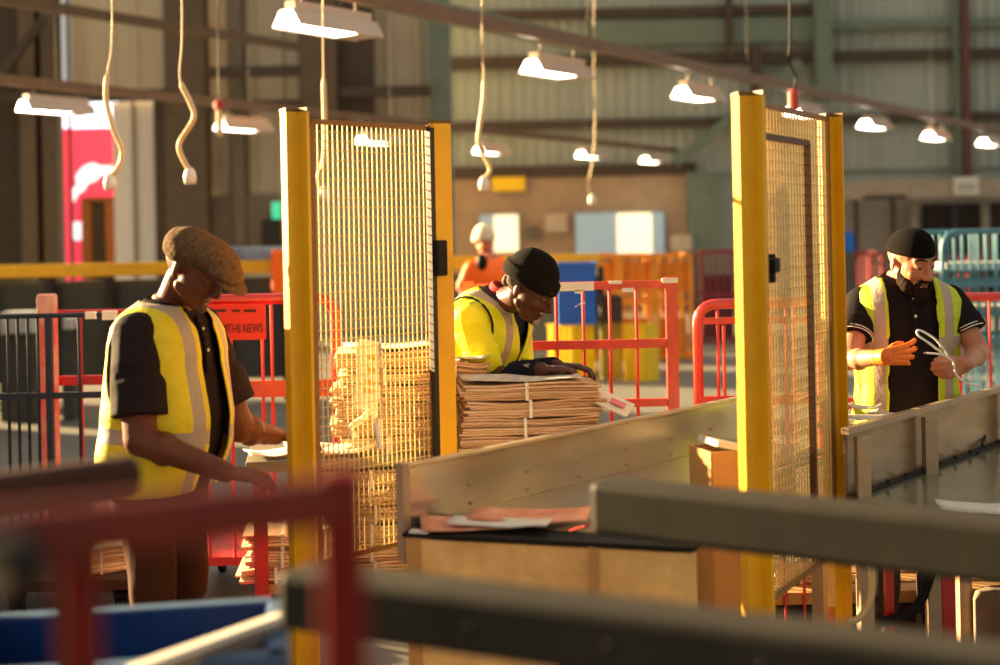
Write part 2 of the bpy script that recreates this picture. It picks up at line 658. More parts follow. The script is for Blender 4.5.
def lamp_proto():
    t = thing('ceiling_light', '', 'ceiling light', (0, 0, 0), DA, 'strip lights along the gantries')
    L2 = 0.62
    L2 = 0.44
    prof = [(-0.140, 0.0), (-0.065, 0.12), (0.065, 0.12), (0.140, 0.0), (0.135, -0.004), (0.061, 0.113), (-0.061, 0.113), (-0.135, -0.004)]
    M = Matrix(((0, 0, 1, 0), (1, 0, 0, 0), (0, 1, 0, 0), (0, 0, 0, 1)))
    bm = NB()
    add_prism(bm, prof, -L2, L2, M)
    part('reflector', bm, M_reflect, t)
    bm = NB()
    add_prism(bm, [(-0.126, 0.008), (-0.056, 0.110), (0.056, 0.110), (0.126, 0.008)], -L2 - 0.004, L2 * 0.45, M)
    part('diffuser', bm, M_lamp, t)
    bm = NB()
    add_box(bm, (0, 0, 0.15), (0.8, 0.10, 0.07))
    part('housing', bm, M_reflect, t)
    bm = NB()
    add_box(bm, (L2 * 0.73, 0, 0.012), (L2 * 0.52, 0.24, 0.012))
    part('gear_cover', bm, M_reflect, t)
    for s in (-0.28, 0.28):
        bm = NB()
        add_tube(bm, [(s, 0, 0.18), (s, 0, 0.265)], 0.012, 6)
        part('bracket', bm, M_rail, t)
    return t


lp = lamp_proto()
HL = 1.5
row1 = [(330, 33), (558, 76), (700, 100), (806, 117), (876, 129), (937, 140), (990, 146)]
row2 = [(57, 113), (245, 131), (380, 144), (493, 154), (593, 158), (655, 163)]
lab1 = ['large strip light at the near end of the front gantry', 'second strip light along the front gantry, above the middle worker',
        'third strip light on the front gantry, beside tall yellow post', 'strip light seen just above the second mesh panel',
        'strip light on the front gantry above the bearded man', 'strip light second from the far end of front gantry',
        'farthest strip light of the front gantry by the frame edge']
lab2 = ['strip light hanging in front of the pink hoarding', 'strip light between the brown column and yellow post',
        'strip light seen through the first mesh panel', 'strip light beside the hanging cable over the middle worker',
        'strip light on the rear gantry above the wall notice', 'farthest strip light of the rear gantry above wide window']
first = True
ends = []
for row, labs in ((row1, lab1), (row2, lab2)):
    pp = []
    for (px, py), lb in zip(row, labs):
        p = PZ(px, py, HC + HL)
        pp.append(p)
        if first:
            lp.location = p
            lp['label'] = lb
            first = False
        else:
            dup(lp, p, DA, lb)
    ends.append(pp)
for pp, nm, lb in ((ends[0], 'cable_tray', 'long brown lighting rail carrying the front row of lamps'), (ends[1], 'cable_tray', 'thin lighting rail carrying the rear row of lamps')):
    a, b = pp[0], pp[-1]
    d = (b - a).normalized()
    t = thing(nm, lb, 'rail', (a.x, a.y, a.z))
    bm = NB()
    add_bar(bm, a - d * 4.5 + V((0, 0, 0.32)), b + d * 1.2 + V((0, 0, 0.32)), 0.08, 0.11)
    part('rail', bm, M_rail, t, world=True)
    for i in range(6):
        q = a + (b - a) * (i / 5.0)
        bm = NB()
        add_tube(bm, [q + V((0, 0, 0.37)), q + V((0, 0, 6.5))], 0.005, 6)
        part('suspension_wire', bm, M_girt, t, world=True)
trim_bar(P(360, -6, 13), P(592, 46, 17.5), 0.14, 0.2, M_green)
trim_bar(P(-20, -4, 15), P(300, 47, 20), 0.12, 0.12, M_brown)

# hanging cables with plugs
cabs = [([(112, -40), (112, 40), (108, 70), (106, 98), (113, 128), (122, 150), (119, 166), (110, 178)], 8.0, 'pale curly cable hanging before the pink hoarding'),
        ([(182, -40), (182, 40), (180, 78), (190, 102), (194, 118), (181, 140), (180, 152), (190, 172)], 8.0, 'cream cable with white plug hanging before the brown column'),
        ([(323, -40), (323, 30), (324, 90), (325, 130), (324, 160), (318, 178), (324, 190)], 8.5, 'cream cable hanging behind the first mesh panel'),
        ([(482, -20), (482, 40), (484, 90), (480, 125), (479, 145), (490, 168), (484, 180)], 9.5, 'pale cable with plug hanging left of the wall sign'),
        ([(594, -20), (594, 60), (595, 120), (593, 160), (588, 185), (592, 197)], 14.0, 'thin far cable with white plug above the wide window')]
for pts, d, lb in cabs:
    w = [P(x, y, d) for x, y in pts]
    t = thing('hanging_cable', lb, 'cable', tuple(w[-1]))
    t['group'] = 'power cables hanging from the roof'
    bm = NB()
    sp = spline(w, 8)
    add_tube(bm, sp, [0.005 if i < len(sp) * 0.3 else (0.016 if d < 12 else 0.008) for i in range(len(sp))], 8)
    part('flex', bm, M_cable, t, world=True, smooth=True)
    bm = NB()
    e = w[-1]
    add_lathe(bm, e, [(0.012, 0.03), (0.03, 0.01), (0.04, -0.03), (0.036, -0.07), (0.02, -0.075)], 'Z', 12)
    part('plug', bm, M_plug, t, world=True, smooth=True)
w = [P(x, y, 9) for x, y in ((790, -20), (790, 40), (789, 60), (796, 78), (793, 92))]
t = thing('pendant_cord', 'black cord with red connector hanging behind tall yellow post', 'cable', tuple(w[-1]))
bm = NB()
add_tube(bm, spline(w, 6), 0.008, 6)
part('flex', bm, M_black, t, world=True, smooth=True)
bm = NB()
add_lathe(bm, w[-1], [(0.02, 0.02), (0.035, 0.0), (0.035, -0.12), (0.02, -0.13)], 'Z', 10)
part('connector', bm, mat('red_plug', (190, 60, 46)), t, world=True)
w = [P(x, y, 12) for x, y in ((218, -20), (218, 60), (219, 100))]
t = thing('pendant_cord', 'thin cord with red and cream connector between lamp and brown column', 'cable', tuple(w[-1]))
bm = NB()
add_tube(bm, w, 0.006, 6)
part('flex', bm, M_girt, t, world=True)
bm = NB()
add_lathe(bm, w[-1], [(0.03, 0.0), (0.05, -0.02), (0.05, -0.08), (0.03, -0.09)], 'Z', 10)
part('connector', bm, MATS['red_plug'], t, world=True)
bm = NB()
add_lathe(bm, w[-1] + V((0, 0, -0.09)), [(0.03, 0.0), (0.03, -0.24)], 'Z', 10)
part('socket', bm, M_cable, t, world=True)

# ------------------------------------------------------------------ middle distance
def long_barrier(px0, px1, ytop, d, label, nposts, bodym, yth=13):
    a, b = P(px0, ytop + yth / 2, d), P(px1, ytop + yth / 2, d)
    z = (a.z + b.z) / 2
    h = yth / FPX * d
    t = thing('guarded_conveyor', label, 'conveyor', ((a.x + b.x) / 2, d, 0))
    bm = NB()
    add_box(bm, ((a.x + b.x) / 2, d, z), (b.x - a.x, 0.1, h))
    part('top_rail', bm, M_yellow, t, world=True, bevel=0.01)
    bm = NB()
    add_box(bm, ((a.x + b.x) / 2, d + 0.15, (z - h) / 2 + 0.12), (b.x - a.x, 0.08, z - h - 0.2))
    part('side_panel', bm, bodym, t, world=True)
    for i in range(nposts):
        x = a.x + (b.x - a.x) * i / (nposts - 1)
        bm = NB()
        add_box(bm, (x, d + 0.02, (z - h / 2) / 2), (0.09, 0.12, z - h / 2))
        part('post', bm, M_dark, t, world=True, bevel=0.006)
    return t


M_body = mat('conveyor_body', (62, 66, 62), rough=0.55, rgb2=(44, 44, 40), scale=1.2, stretch=(1, 1, 0.4))
long_barrier(-70, 286, 263, 14, 'long dark conveyor with yellow top rail behind the flat-capped man', 7, M_body)
long_barrier(440, 600, 255, 16.5, 'dark conveyor with yellow top rail behind man in black beanie', 5, mat('conveyor_body_blue', (74, 96, 108), rough=0.5))
bm = NB()
rect(bm, 203, 247, 284, 263, 13.95, 0.35)
single('plastic_sheet', bm, mat('tarp_blue', (150, 160, 180), rough=0.4, rgb2=(70, 84, 120), scale=3), 'crumpled pale blue sheet lying along the yellow rail', 'sheet', bevel=0.05)
for (x0, x1, y0, y1, lb) in ((0, 34, 312, 334, 'white tray standing behind the navy cage bars'), (62, 72, 318, 330, 'small pale tray beside the red upright')):
    bm = NB()
    rect(bm, x0, y0, x1, y1, 12.5, 0.3)
    t = single('white_tray', bm, mat('tray_white', (190, 194, 190)), lb, 'tray', bevel=0.02)
    bm = NB()
    rect(bm, x0, y1, x1, HZ + HC * FPX / 12.6 + 9, 12.6, 0.25)
    part('stand', bm, M_body, t, world=True)
bm = NB()
rect(bm, 271, 250, 288, 296, 13.86, 0.06)
single('hanging_cloth', bm, M_hiorange, 'orange hi-vis cloth hanging on yellow rail behind the first post', 'cloth', bevel=0.025)


def wire_bin(px0, px1, y0, y1, d, label, m, group=None, dep=0.6, nb=4, name='wire_cage'):
    a, b = P(px0, y0, d), P(px1, y0, d)
    mid = (px0 + px1) / 2
    zt, zb = P(mid, y0, d).z, P(mid, y1, d).z
    t = thing(name, label, 'cage', ((a.x + b.x) / 2, d + dep / 2, max(0, zb)), 0, group)
    bm = NB()
    th = 0.05
    for yy in (d, d + dep):
        for x in (a.x, b.x):
            add_box(bm, (x, yy, (zt + zb) / 2), (th, th, zt - zb))
        for z in (zt, zb + 0.05, zb + (zt - zb) * 0.55):
            add_box(bm, ((a.x + b.x) / 2, yy, z), (b.x - a.x, th * 0.8, th))
    for x in (a.x, b.x):
        for z in (zt, zb + 0.05):
            add_box(bm, (x, d + dep / 2, z), (th, dep, th))
    part('frame', bm, m, t, world=True)
    for i in range(1, nb + 1):
        x = a.x + (b.x - a.x) * i / (nb + 1)
        for yy in (d, d + dep):
            bm = NB()
            add_box(bm, (x, yy, (zt + zb) / 2), (0.025, 0.02, zt - zb))
            part('bar', bm, m, t, world=True)
    bm = NB()
    add_box(bm, ((a.x + b.x) / 2, d + dep / 2, zb + 0.04), (b.x - a.x, dep, 0.04))
    part('floor_panel', bm, m, t, world=True)
    return t


M_ocage = mat('orange_steel', (252, 158, 26), rough=0.5, var=0.1)
for (x0, x1, lb) in ((580, 616, 'orange stillage behind the blue bin'), (620.5, 652, 'orange stillage in the middle of the three under the wide window'), (657, 690, 'orange stillage at the end of row, behind thick red upright')):
    t = wire_bin(x0, x1, 256, 360, 17.5, lb, M_ocage, 'orange stillages under the windows', 0.8, 2, 'stillage')
    bm = NB()
    rect(bm, x0 + 2, 262, x1 - 2, 292, 17.6, 0.06)
    part('side_panel', bm, M_orange, t, world=True)
    bm = NB()
    rect(bm, x0 + 3, 318, x1 - 3, 355, 17.6, 0.06)
    part('lower_panel', bm, M_orange, t, world=True)


def crate(px0, px1, y0, y1, d, dep, m, label, name='plastic_crate', group=None, rz=0.0, rib=True, h=None):
    a, b = P(px0, y0, d), P(px1, y0, d)
    mid = (px0 + px1) / 2
    zt, zb = P(mid, y0, d).z, P(mid, y1, d).z
    w = b.x - a.x
    if rz:
        w *= 0.74
        dep = w
    return crate_w(((a.x + b.x) / 2, d + dep / 2, zb), w, dep, zt - zb, m, label, name, group, rz, rib)


def crate_w(loc, w, dep, h, m, label, name='plastic_crate', group=None, rz=0.0, rib=True, mrim=None):
    t = thing(name, label, 'crate', loc, rz, group)
    bm = NB()
    th = max(0.012, w * 0.04)
    add_box(bm, (0, 0, th / 2), (w * 0.92, dep * 0.92, th))
    for s in (-1, 1):
        add_box(bm, (s * (w / 2 - th), 0, h / 2), (th, dep - th, h))
        add_box(bm, (0, s * (dep / 2 - th), h / 2), (w - th, th, h))
    part('body', bm, m, t, bevel=0.004)
    bm = NB()
    for s in (-1, 1):
        add_box(bm, (s * (w / 2 - th / 2), 0, h - th * 0.6), (th * 1.6, dep + th * 0.5, th * 1.4))
        add_box(bm, (0, s * (dep / 2 - th / 2), h - th * 0.6), (w + th * 0.5, th * 1.6, th * 1.4))
    part('rim', bm, mrim or m, t, bevel=0.004)
    if rib:
        for i in range(1, 5):
            x = -w / 2 + w * i / 5
            for s in (-1, 1):
                bm = NB()
                add_box(bm, (x, s * (dep / 2 - th * 0.3), h / 2), (th * 0.8, th * 0.8, h * 0.9))
                part('rib', bm, m, t)
    return t


crate(548, 596, 325, 383.5, 15.0, 0.6, M_ycrate, 'yellow crate on the floor directly below the blue bin', group='yellow crates on the floor', name='yellow_crate', rz=-0.66)
crate(600, 622, 323, 380, 15.3, 0.5, mat('crate_olive', (150, 130, 40)), 'dull olive crate between the two yellow crates', name='olive_crate')
crate(624, 660, 325, 382, 15.0, 0.6, M_ycrate, 'yellow crate beside the thick red cage upright', group='yellow crates on the floor', name='yellow_crate', rz=-0.66)
crate(556, 597, 263, 325, 15.0, 0.5, M_blue, 'tall blue plastic bin standing on a yellow crate', name='blue_bin')
crate(601, 623, 297, 323, 15.3, 0.5, mat('crate_dark', (70, 54, 40)), 'dark low crate stacked above the olive crate', name='dark_crate')

# far red and blue cages on the right
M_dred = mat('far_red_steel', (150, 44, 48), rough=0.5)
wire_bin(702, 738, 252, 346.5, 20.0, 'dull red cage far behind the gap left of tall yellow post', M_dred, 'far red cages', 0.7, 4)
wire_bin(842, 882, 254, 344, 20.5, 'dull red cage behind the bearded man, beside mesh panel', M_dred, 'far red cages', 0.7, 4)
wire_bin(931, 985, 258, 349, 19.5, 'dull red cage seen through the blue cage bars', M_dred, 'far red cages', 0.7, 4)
crate(839, 855, 232, 252, 18.8, 0.4, M_blue, 'blue box on top of stacked goods behind second mesh panel', name='blue_box', rib=False)
for (x0, x1, y0, y1, d, m, lb) in ((705, 734, 275, 340, 20.1, mat('stack_maroon', (92, 46, 50)), 'maroon stack of goods inside the far red cage'),
                                   (839, 856, 252, 350, 18.8, mat('stack_grey', (92, 82, 74)), 'grey stack of goods under the blue box'),
                                   (935, 981, 300, 350, 19.6, mat('stack_red', (170, 52, 46)), 'red stack of goods behind the blue cage')):
    bm = NB()
    rect(bm, x0, y0, x1, HZ + HC * FPX / d - (0.3 if x0 == 839 else 5) - (x0 - 500) * 0.02, d, 0.4)
    single('goods_stack', bm, m, lb, 'goods', bevel=0.02)

# orange hi-vis figure far off is built with the people below

# ------------------------------------------------------------------ roll cages
def castor(bm, x, y, r=0.06):
    add_lathe(bm, (x - 0.015, y, r), [(0.01, 0), (r, 0.0), (r, 0.03), (0.01, 0.03)], 'X', 16)
    add_box(bm, (x, y, r * 2 + 0.01), (0.06, 0.08, 0.02))
    add_box(bm, (x - 0.025, y, r * 1.3), (0.006, 0.05, r * 1.5))
    add_box(bm, (x + 0.025, y, r * 1.3), (0.006, 0.05, r * 1.5))


def cage_frame(px0, px1, ytop, d, bars, horiz, tube=0.022, rounded=0.0, thin=0.008, zb=0.2, flat=None, yaw=0.0, bar_tops=None):
    """one upright cage side, laid out at distance d"""
    bm = NB()
    mid = (px0 + px1) / 2
    zt = P(mid, ytop, d).z
    xa, xb = P(px0, ytop, d).x, P(px1, ytop, d).x
    if flat:
        for x in (xa, xb):
            add_box(bm, (x, d, (zt + 0.03 + zb) / 2), (flat, 0.045, zt + 0.03 - zb))
        add_box(bm, ((xa + xb) / 2, d, zt), (xb - xa, 0.03, 0.036))
    else:
        add_tube(bm, arc_pts([(xa, d, zb), (xa, d, zt), (xb, d, zt), (xb, d, zb)], rounded or 0.01, 6), tube, 10)
    for y, h in horiz:
        z = P(mid, y, d).z
        add_box(bm, ((xa + xb) / 2, d, z), (xb - xa, 0.024, h))
    for i, x in enumerate(bars):
        X = P(x, 350, d).x
        add_tube(bm, [(X, d, zb), (X, d, zt if not bar_tops else P(mid, bar_tops[i], d).z)], thin, 6)
    return bm


def roll_cage(name, label, px0, px1, ytop, d, bars, horiz, m, dep=0.7, rear=True, **kw):
    xa, xb = P(px0, ytop, d).x, P(px1, ytop, d).x
    t = thing(name, label, 'cage', ((xa + xb) / 2, d + dep / 2, 0))
    part('side_frame', cage_frame(px0, px1, ytop, d, bars, horiz, **kw), m, t, world=True, smooth=False)
    if rear:
        bm = cage_frame(px0, px1, ytop, d, bars, horiz, **kw)
        bm.transform(Matrix.Translation((0.0, dep, 0)))
        part('side_frame', bm, m, t, world=True)
    bm = NB()
    add_box(bm, ((xa + xb) / 2, d + dep / 2, 0.2), (xb - xa, dep, 0.04))
    part('base', bm, m, t, world=True)
    for x in (xa + 0.06, xb - 0.06):
        for y in (d + 0.08, d + dep - 0.08):
            bm = NB()
            castor(bm, x, y)
            part('castor', bm, M_black, t, world=True)
    return t


c = roll_cage('roll_cage', 'red roll cage with peeling tape behind man in black beanie', 468, 671, 286, 5.95,
              [500, 530, 557, 584, 610.5, 637], [(345, 0.04), (404, 0.035)], M_redw, flat=0.052, dep=0.75, rear=False)
for (x0, x1, y0, y1) in ((560, 594, 282.5, 291), (609, 622, 281, 284), (622, 634, 288, 292), (662, 678, 278, 283), (575, 583, 290, 293.5)):
    bm = NB()
    rect(bm, x0, y0, x1, y1, 5.92, 0.02)
    part('peeling_tape', bm, M_strap, c, world=True, label='white peeling tape on the red cage')
bm = NB()
add_tube(bm, [P(575, 307, 5.92), P(580, 304, 5.92), P(585, 303, 5.92)], 0.004, 5)
part('peeling_tape', bm, M_strap, c, world=True, label='curled strip of white tape on the red cage')
c = roll_cage('roll_cage', 'red roll cage with round corners behind the second mesh panel', 697, 820, 303, 6.15,
              [718, 724, 742, 770, 786, 794], [(320, 0.03), (400, 0.045)], M_redw, tube=0.024, rounded=0.10, dep=0.7, rear=False, bar_tops=[303, 325, 303, 325, 303, 303])
c = roll_cage('roll_cage', 'red roll cage behind the bearded man', 826, 1010, 298, 6.9, [845, 870, 960, 990], [(402, 0.06)], M_redw, tube=0.022, rounded=0.06, dep=0.6, rear=False)
c = roll_cage('roll_cage', 'red roll cage carrying red nameplate beside flat-capped man', 176, 335, 299, 6.15,
              [206, 231, 262.5, 272, 300], [(389, 0.075)], M_red, tube=0.026, rounded=0.10, dep=0.7, rear=False)
sg = P(232, 322, 6.11)
bm = NB()
rect(bm, 198, 304, 265, 340, 6.10, 0.02)
part('nameplate', bm, mat('nameplate_red', (218, 30, 20), rough=0.4, var=0.05), c, world=True, label='red nameplate with worn lettering')
cu = bpy.data.curves.new('lettering', 'FONT')
cu.body = 'SMITHS NEWS'
cu.size = 0.060
cu.align_x = 'CENTER'
cu.align_y = 'CENTER'
cu.extrude = 0.001
to = bpy.data.objects.new('tmp_text', cu)
COL.objects.link(to)
dg = bpy.context.evaluated_depsgraph_get()
dg.update()
me = bpy.data.meshes.new_from_object(to.evaluated_get(dg))
bpy.data.objects.remove(to)
me.transform(Matrix.Translation(P(240, 329, 6.095)) @ Matrix.Rotation(radians(90), 4, 'X') @ Matrix.Diagonal((0.56, 1, 1, 1)))
bm = NB()
bm.from_mesh(me)
for (xa_, xb_) in ((209, 226), (232, 240), (244, 256)):
    rect(bm, xa_, 309.5, xb_, 312, 6.094, 0.002)
part('lettering', bm, mat('plate_ink', (78, 24, 16), rough=0.7), c, world=True, label='dark worn lettering')
c = roll_cage('roll_cage', 'red roll cage with wide upright painted sunlit white behind the navy cage', 47, 148, 313, 7.0,
              [81, 118], [(380, 0.05)], M_red, flat=0.045, dep=0.6, rear=False)
bm = NB()
a, b = P(47, 294, 6.94), P(47, 480, 6.94)
add_box(bm, (a.x, 6.94, (a.z + 0.2) / 2), (0.100, 0.05, a.z - 0.2))
part('wide_upright', bm, mat('red_white_sunlit', (222, 40, 20), rough=0.4, rgb2=(248, 220, 190), scale=5.0, stretch=(1, 1, 0.6)), c, world=True, bevel=0.012)  # pale mottling puts the sunlight on this upright into its colour
c = roll_cage('roll_cage', 'navy steel cage with slim bars in front of red cage', -60, 118, 316, 6.36,
              [-40, -22, -4, 8, 18, 28, 38, 79], [(396, 0.03)], M_navy, tube=0.012, rounded=0.03, thin=0.008, dep=0.45, rear=False)
bm = NB()
a = P(48.5, 316, 6.35)
add_box(bm, (a.x, 6.35, (a.z + 0.2) / 2), (0.03, 0.03, a.z - 0.2))
part('post', bm, M_navy, c, world=True)
bm = NB()
rect(bm, 85, 312, 95, 319, 6.33, 0.03)
rect(bm, 102, 311, 116, 320, 6.33, 0.03)
part('tape', bm, M_strap, c, world=True, label='white tape on the top bar')

# blue cage far right
c = roll_cage('roll_cage', 'pale blue slim-barred roll cage behind the bearded man', 942, 1062, 231, 10.4, [949, 956, 964, 972, 980, 988, 996, 1008, 1020, 1032, 1044],
              [(283, 0.05), (340, 0.04)], M_bluec, tube=0.02, rounded=0.14, thin=0.011, dep=0.7)
for i, (y, lb) in enumerate(((266, 'white tray on the upper level of the blue cage'), (310, 'white tray lower in the blue cage'))):
    bm = NB()
    rect(bm, 946, y - 4, 1050, y + 3, 10.55, 0.45)
    single('white_tray', bm, MATS['tray_white'], lb, 'tray', bevel=0.008)
    bm = NB()
    rect(bm, 943, y + 3, 1055, y + 5, 10.4, 0.7)
    part('shelf', bm, M_bluec, c, world=True)

# ------------------------------------------------------------------ guard fence
ZT = 2.14


def guard_post(name, label, px, ytop, d, yaw, w=1.0, zb=0.0):
    p = P(px, ytop, d)
    prof = [(-0.044, 0.036), (-0.033, -0.026), (0.010, -0.010), (0.032, -0.050), (0.044, -0.034), (0.030, 0.036)]
    prof = [(x * w, y * w) for x, y in prof]
    t = thing(name, label, 'post', (p.x, p.y, 0), yaw, 'yellow guard fence posts')
    bm = NB()
    add_prism(bm, prof, 0.01, p.z)
    part('upright', bm, M_yellow, t, bevel=0.002)
    bm = NB()
    add_box(bm, (0, 0, 0.006), (0.15, 0.15, 0.012))
    part('foot_plate', bm, M_yellow, t)
    bm = NB()
    add_prism(bm, [(x * 1.04, y * 1.04) for x, y in prof], p.z, p.z + 0.012)
    part('cap', bm, mat('post_cap', (120, 86, 20)), t)
    return t, p


tA, pA = guard_post('guard_post', 'yellow guard post nearest the flat-capped man, holding first mesh panel', 294.5, 112, 4.43, 0.30)
tB, pB = guard_post('guard_post', 'yellow guard post beside man in beanie, far edge of first mesh panel', 439, 124, 4.9, -1.2, 1.0)
tC, pC = guard_post('guard_post', 'tall yellow guard post in front of second mesh panel', 748, 96, 4.0, 0.0, 1.02)
tD, pD = guard_post('guard_post', 'yellow guard post beside bearded man, far edge of second mesh panel', 830, 117, 4.73, 0.25, 0.8)


def mesh_panel(label, a, b, z0, z1, pv, ph, r=0.0022, rh=0.0012):
    a, b = V((a.x, a.y, 0)), V((b.x, b.y, 0))
    d = (b - a)
    L = d.length
    d.normalize()
    t = thing('mesh_panel', label, 'fence panel', ((a + b) / 2).to_tuple(), atan2(d.y, d.x))
    bm = NB()
    n = int(L / pv)
    for i in range(1, n):
        x = -L / 2 + L * i / n
        add_box(bm, (x, 0, (z0 + z1) / 2), (2 * r, 2 * r, z1 - z0))
    m = int((z1 - z0) / ph)
    for i in range(1, m):
        z = z0 + (z1 - z0) * i / m
        add_box(bm, (0, r + rh, z), (L, 2 * rh, 2 * rh))
    part('wire_mesh', bm, M_mesh, t)
    bm = NB()
    for x in (-L / 2 + 0.012, L / 2 - 0.012):
        add_box(bm, (x, 0, (z0 + z1) / 2), (0.024, 0.02, z1 - z0 + 0.02))
    for z in (z0, z1):
        add_box(bm, (0, 0, z), (L, 0.02, 0.016))
    part('edge_frame', bm, mat('mesh_frame', (150, 104, 40), rough=0.5), t)
    return t, L


dA = (pB - pA)
dA.z = 0
dA.normalize()
t, L = mesh_panel('fine wire mesh guard panel in front of tall newspaper stacks', pA + dA * 0.05, pB - dA * 0.04, 0.60, 2.10, 0.0215, 0.032, r=0.0019, rh=0.0015)
bm = NB()
add_box(bm, (L / 2 - 0.020, -0.016, 1.28), (0.022, 0.02, 1.64))
part('hinge_strip', bm, mat('hinge_black', (34, 26, 16)), t, label='black strip along the far edge')
bm = NB()
add_box(bm, (L / 2 + 0.0, -0.03, 1.62), (0.05, 0.04, 0.13))
part('latch', bm, M_black, t, bevel=0.005)
dC = (pD - pC)
dC.z = 0
dC.normalize()
t, L = mesh_panel('fine wire mesh guard panel with inset gate left of bearded man', pC + dC * 0.05, pD - dC * 0.04, 0.55, 2.09, 0.030, 0.034, r=0.0027, rh=0.0016)
bm = NB()
add_box(bm, (L * 0.14, -0.012, 1.32), (0.02, 0.02, 1.34))
add_box(bm, (-L * 0.18, -0.012, 1.99), (L * 0.64, 0.02, 0.02))
part('gate_frame', bm, mat('gate_brown', (96, 60, 22)), t)
bm = NB()
add_box(bm, (-L / 2 + 0.05, -0.03, 1.59), (0.05, 0.04, 0.045))
add_box(bm, (-L / 2 + 0.05, -0.02, 1.58), (0.03, 0.04, 0.09))
part('latch', bm, M_black, t, bevel=0.005)

# ------------------------------------------------------------------ conveyors
S1, E1 = V((-0.306, 4.02, 0)), V((1.02, 5.53, 0))
d1 = (E1 - S1).normalized()
n1 = V((d1.y, -d1.x, 0))          # towards the camera side
ZC, ZB = 1.0, 0.82
t = thing('conveyor', 'steel-sided conveyor trough running from papers bench past man in beanie', 'conveyor', ((S1 + E1) / 2).to_tuple())


def ln(bm, a, b, z, w, h, off=0.0):
    add_bar(bm, V((a.x, a.y, z)) + n1 * off, V((b.x, b.y, z)) + n1 * off, w, h)


bm = NB()
ln(bm, S1, E1, (ZC + ZB) / 2 - 0.03, 0.006, ZC - ZB + 0.06)
part('side_panel', bm, M_steel, t, world=True)
bm = NB()
ln(bm, S1, E1, ZC, 0.03, 0.014)
part('top_lip', bm, mat('lip_steel', (206, 190, 160), rough=0.35, metal=0.5), t, world=True, bevel=0.003)
bm = NB()
ln(bm, S1 + d1 * 0.2, E1, ZB - 0.01, 0.39, 0.012, 0.2)
part('belt', bm, M_belt, t, world=True)
bm = NB()
ln(bm, S1 + d1 * 0.22, E1, ZB - 0.09, 0.04, 0.14, 0.42)
part('side_rail', bm, M_steel, t, world=True)
for i in range(1, 7):
    bm = NB()
    q = S1 + (E1 - S1) * i / 7 + n1 * 0.006
    add_lathe(bm, (q.x, q.y, 0.9), [(0.008, -0.004), (0.008, 0.004)], 'Y', 8)
    part('bolt', bm, M_alu, t, world=True)
    bm = NB()
    add_lathe(bm, (q.x, q.y, ZB + 0.02), [(0.006, -0.004), (0.006, 0.004)], 'Y', 8)
    part('bolt', bm, M_alu, t, world=True)
for f in (0.35, 0.95):
    for off in (0.03, 0.38):
        q = S1 + (E1 - S1) * f + n1 * off
        bm = NB()
        add_box(bm, (q.x, q.y, 0.38), (0.05, 0.05, 0.76), atan2(d1.y, d1.x))
        part('leg', bm, M_alu, t, world=True)
# lit end strip of the trough wall
bm = NB()
add_box(bm, (S1.x - 0.005, S1.y, 0.86), (0.03, 0.03, 0.30), atan2(d1.y, d1.x))
part('end_post', bm, M_alu, t, world=True)

# bench at the near end
B0, B1 = V((-0.30, 3.93, 0)), V((0.52, 3.68, 0))
db = (B1 - B0).normalized()
nb_ = V((-db.y, db.x, 0))
Lb = (B1 - B0).length
cb = (B0 + B1) / 2 + nb_ * 0.05
t = thing('packing_bench', 'tan board-fronted bench at near end of the steel trough', 'bench', (cb.x, cb.y, 0), atan2(db.y, db.x))
bm = NB()
add_box(bm, (0, -0.04, 0.55), (Lb, 0.02, 0.50))
add_box(bm, (-Lb / 2 + 0.01, 0.0, 0.55), (0.02, 0.06, 0.50))
add_box(bm, (Lb / 2 - 0.01, 0.0, 0.55), (0.02, 0.06, 0.50))
part('front_board', bm, M_bench, t, bevel=0.003)
bm = NB()
add_prism(bm, [(-0.31, 3.92), (0.53, 3.665), (0.56, 3.77), (0.145, 3.915), (-0.16, 4.15), (-0.27, 4.045)], 0.806, 0.818)
part('top', bm, M_black, t, world=True)
bm = NB()
add_box(bm, (Lb * 0.17, -0.052, 0.56), (0.03, 0.006, 0.5))
part('edge_strip', bm, M_card, t)
bm = NB()
add_box(bm, (-Lb * 0.47, -0.053, 0.56), (0.04, 0.008, 0.5))
part('edge_strip', bm, M_card, t)
bm = NB()
add_box(bm, (-Lb / 2 + 0.045, -0.045, 0.815), (0.06, 0.03, 0.02))
part('corner_tape', bm, M_white, t, label='white tape on the bench corner')
for sx in (-1, 1):
    for sy in (-1, 1):
        bm = NB()
        add_box(bm, (sx * (Lb / 2 - 0.05), sy * 0.02, 0.15), (0.05, 0.05, 0.31))
        part('leg', bm, M_bench, t)

# right conveyor
S2, E2 = V((1.17, 4.53, 0)), V((2.13, 5.645, 0))
d2 = (E2 - S2).normalized()
n2 = V((d2.y, -d2.x, 0))
ZW = 0.77
t = thing('conveyor', 'steel-sided conveyor with posts in front of the bearded man', 'conveyor', ((S2 + E2) / 2).to_tuple())


def ln2(bm, f0, f1, z, w, h, off=0.0):
    a, b = S2 + (E2 - S2) * f0 + n2 * off, S2 + (E2 - S2) * f1 + n2 * off
    add_bar(bm, V((a.x, a.y, z)), V((b.x, b.y, z)), w, h)


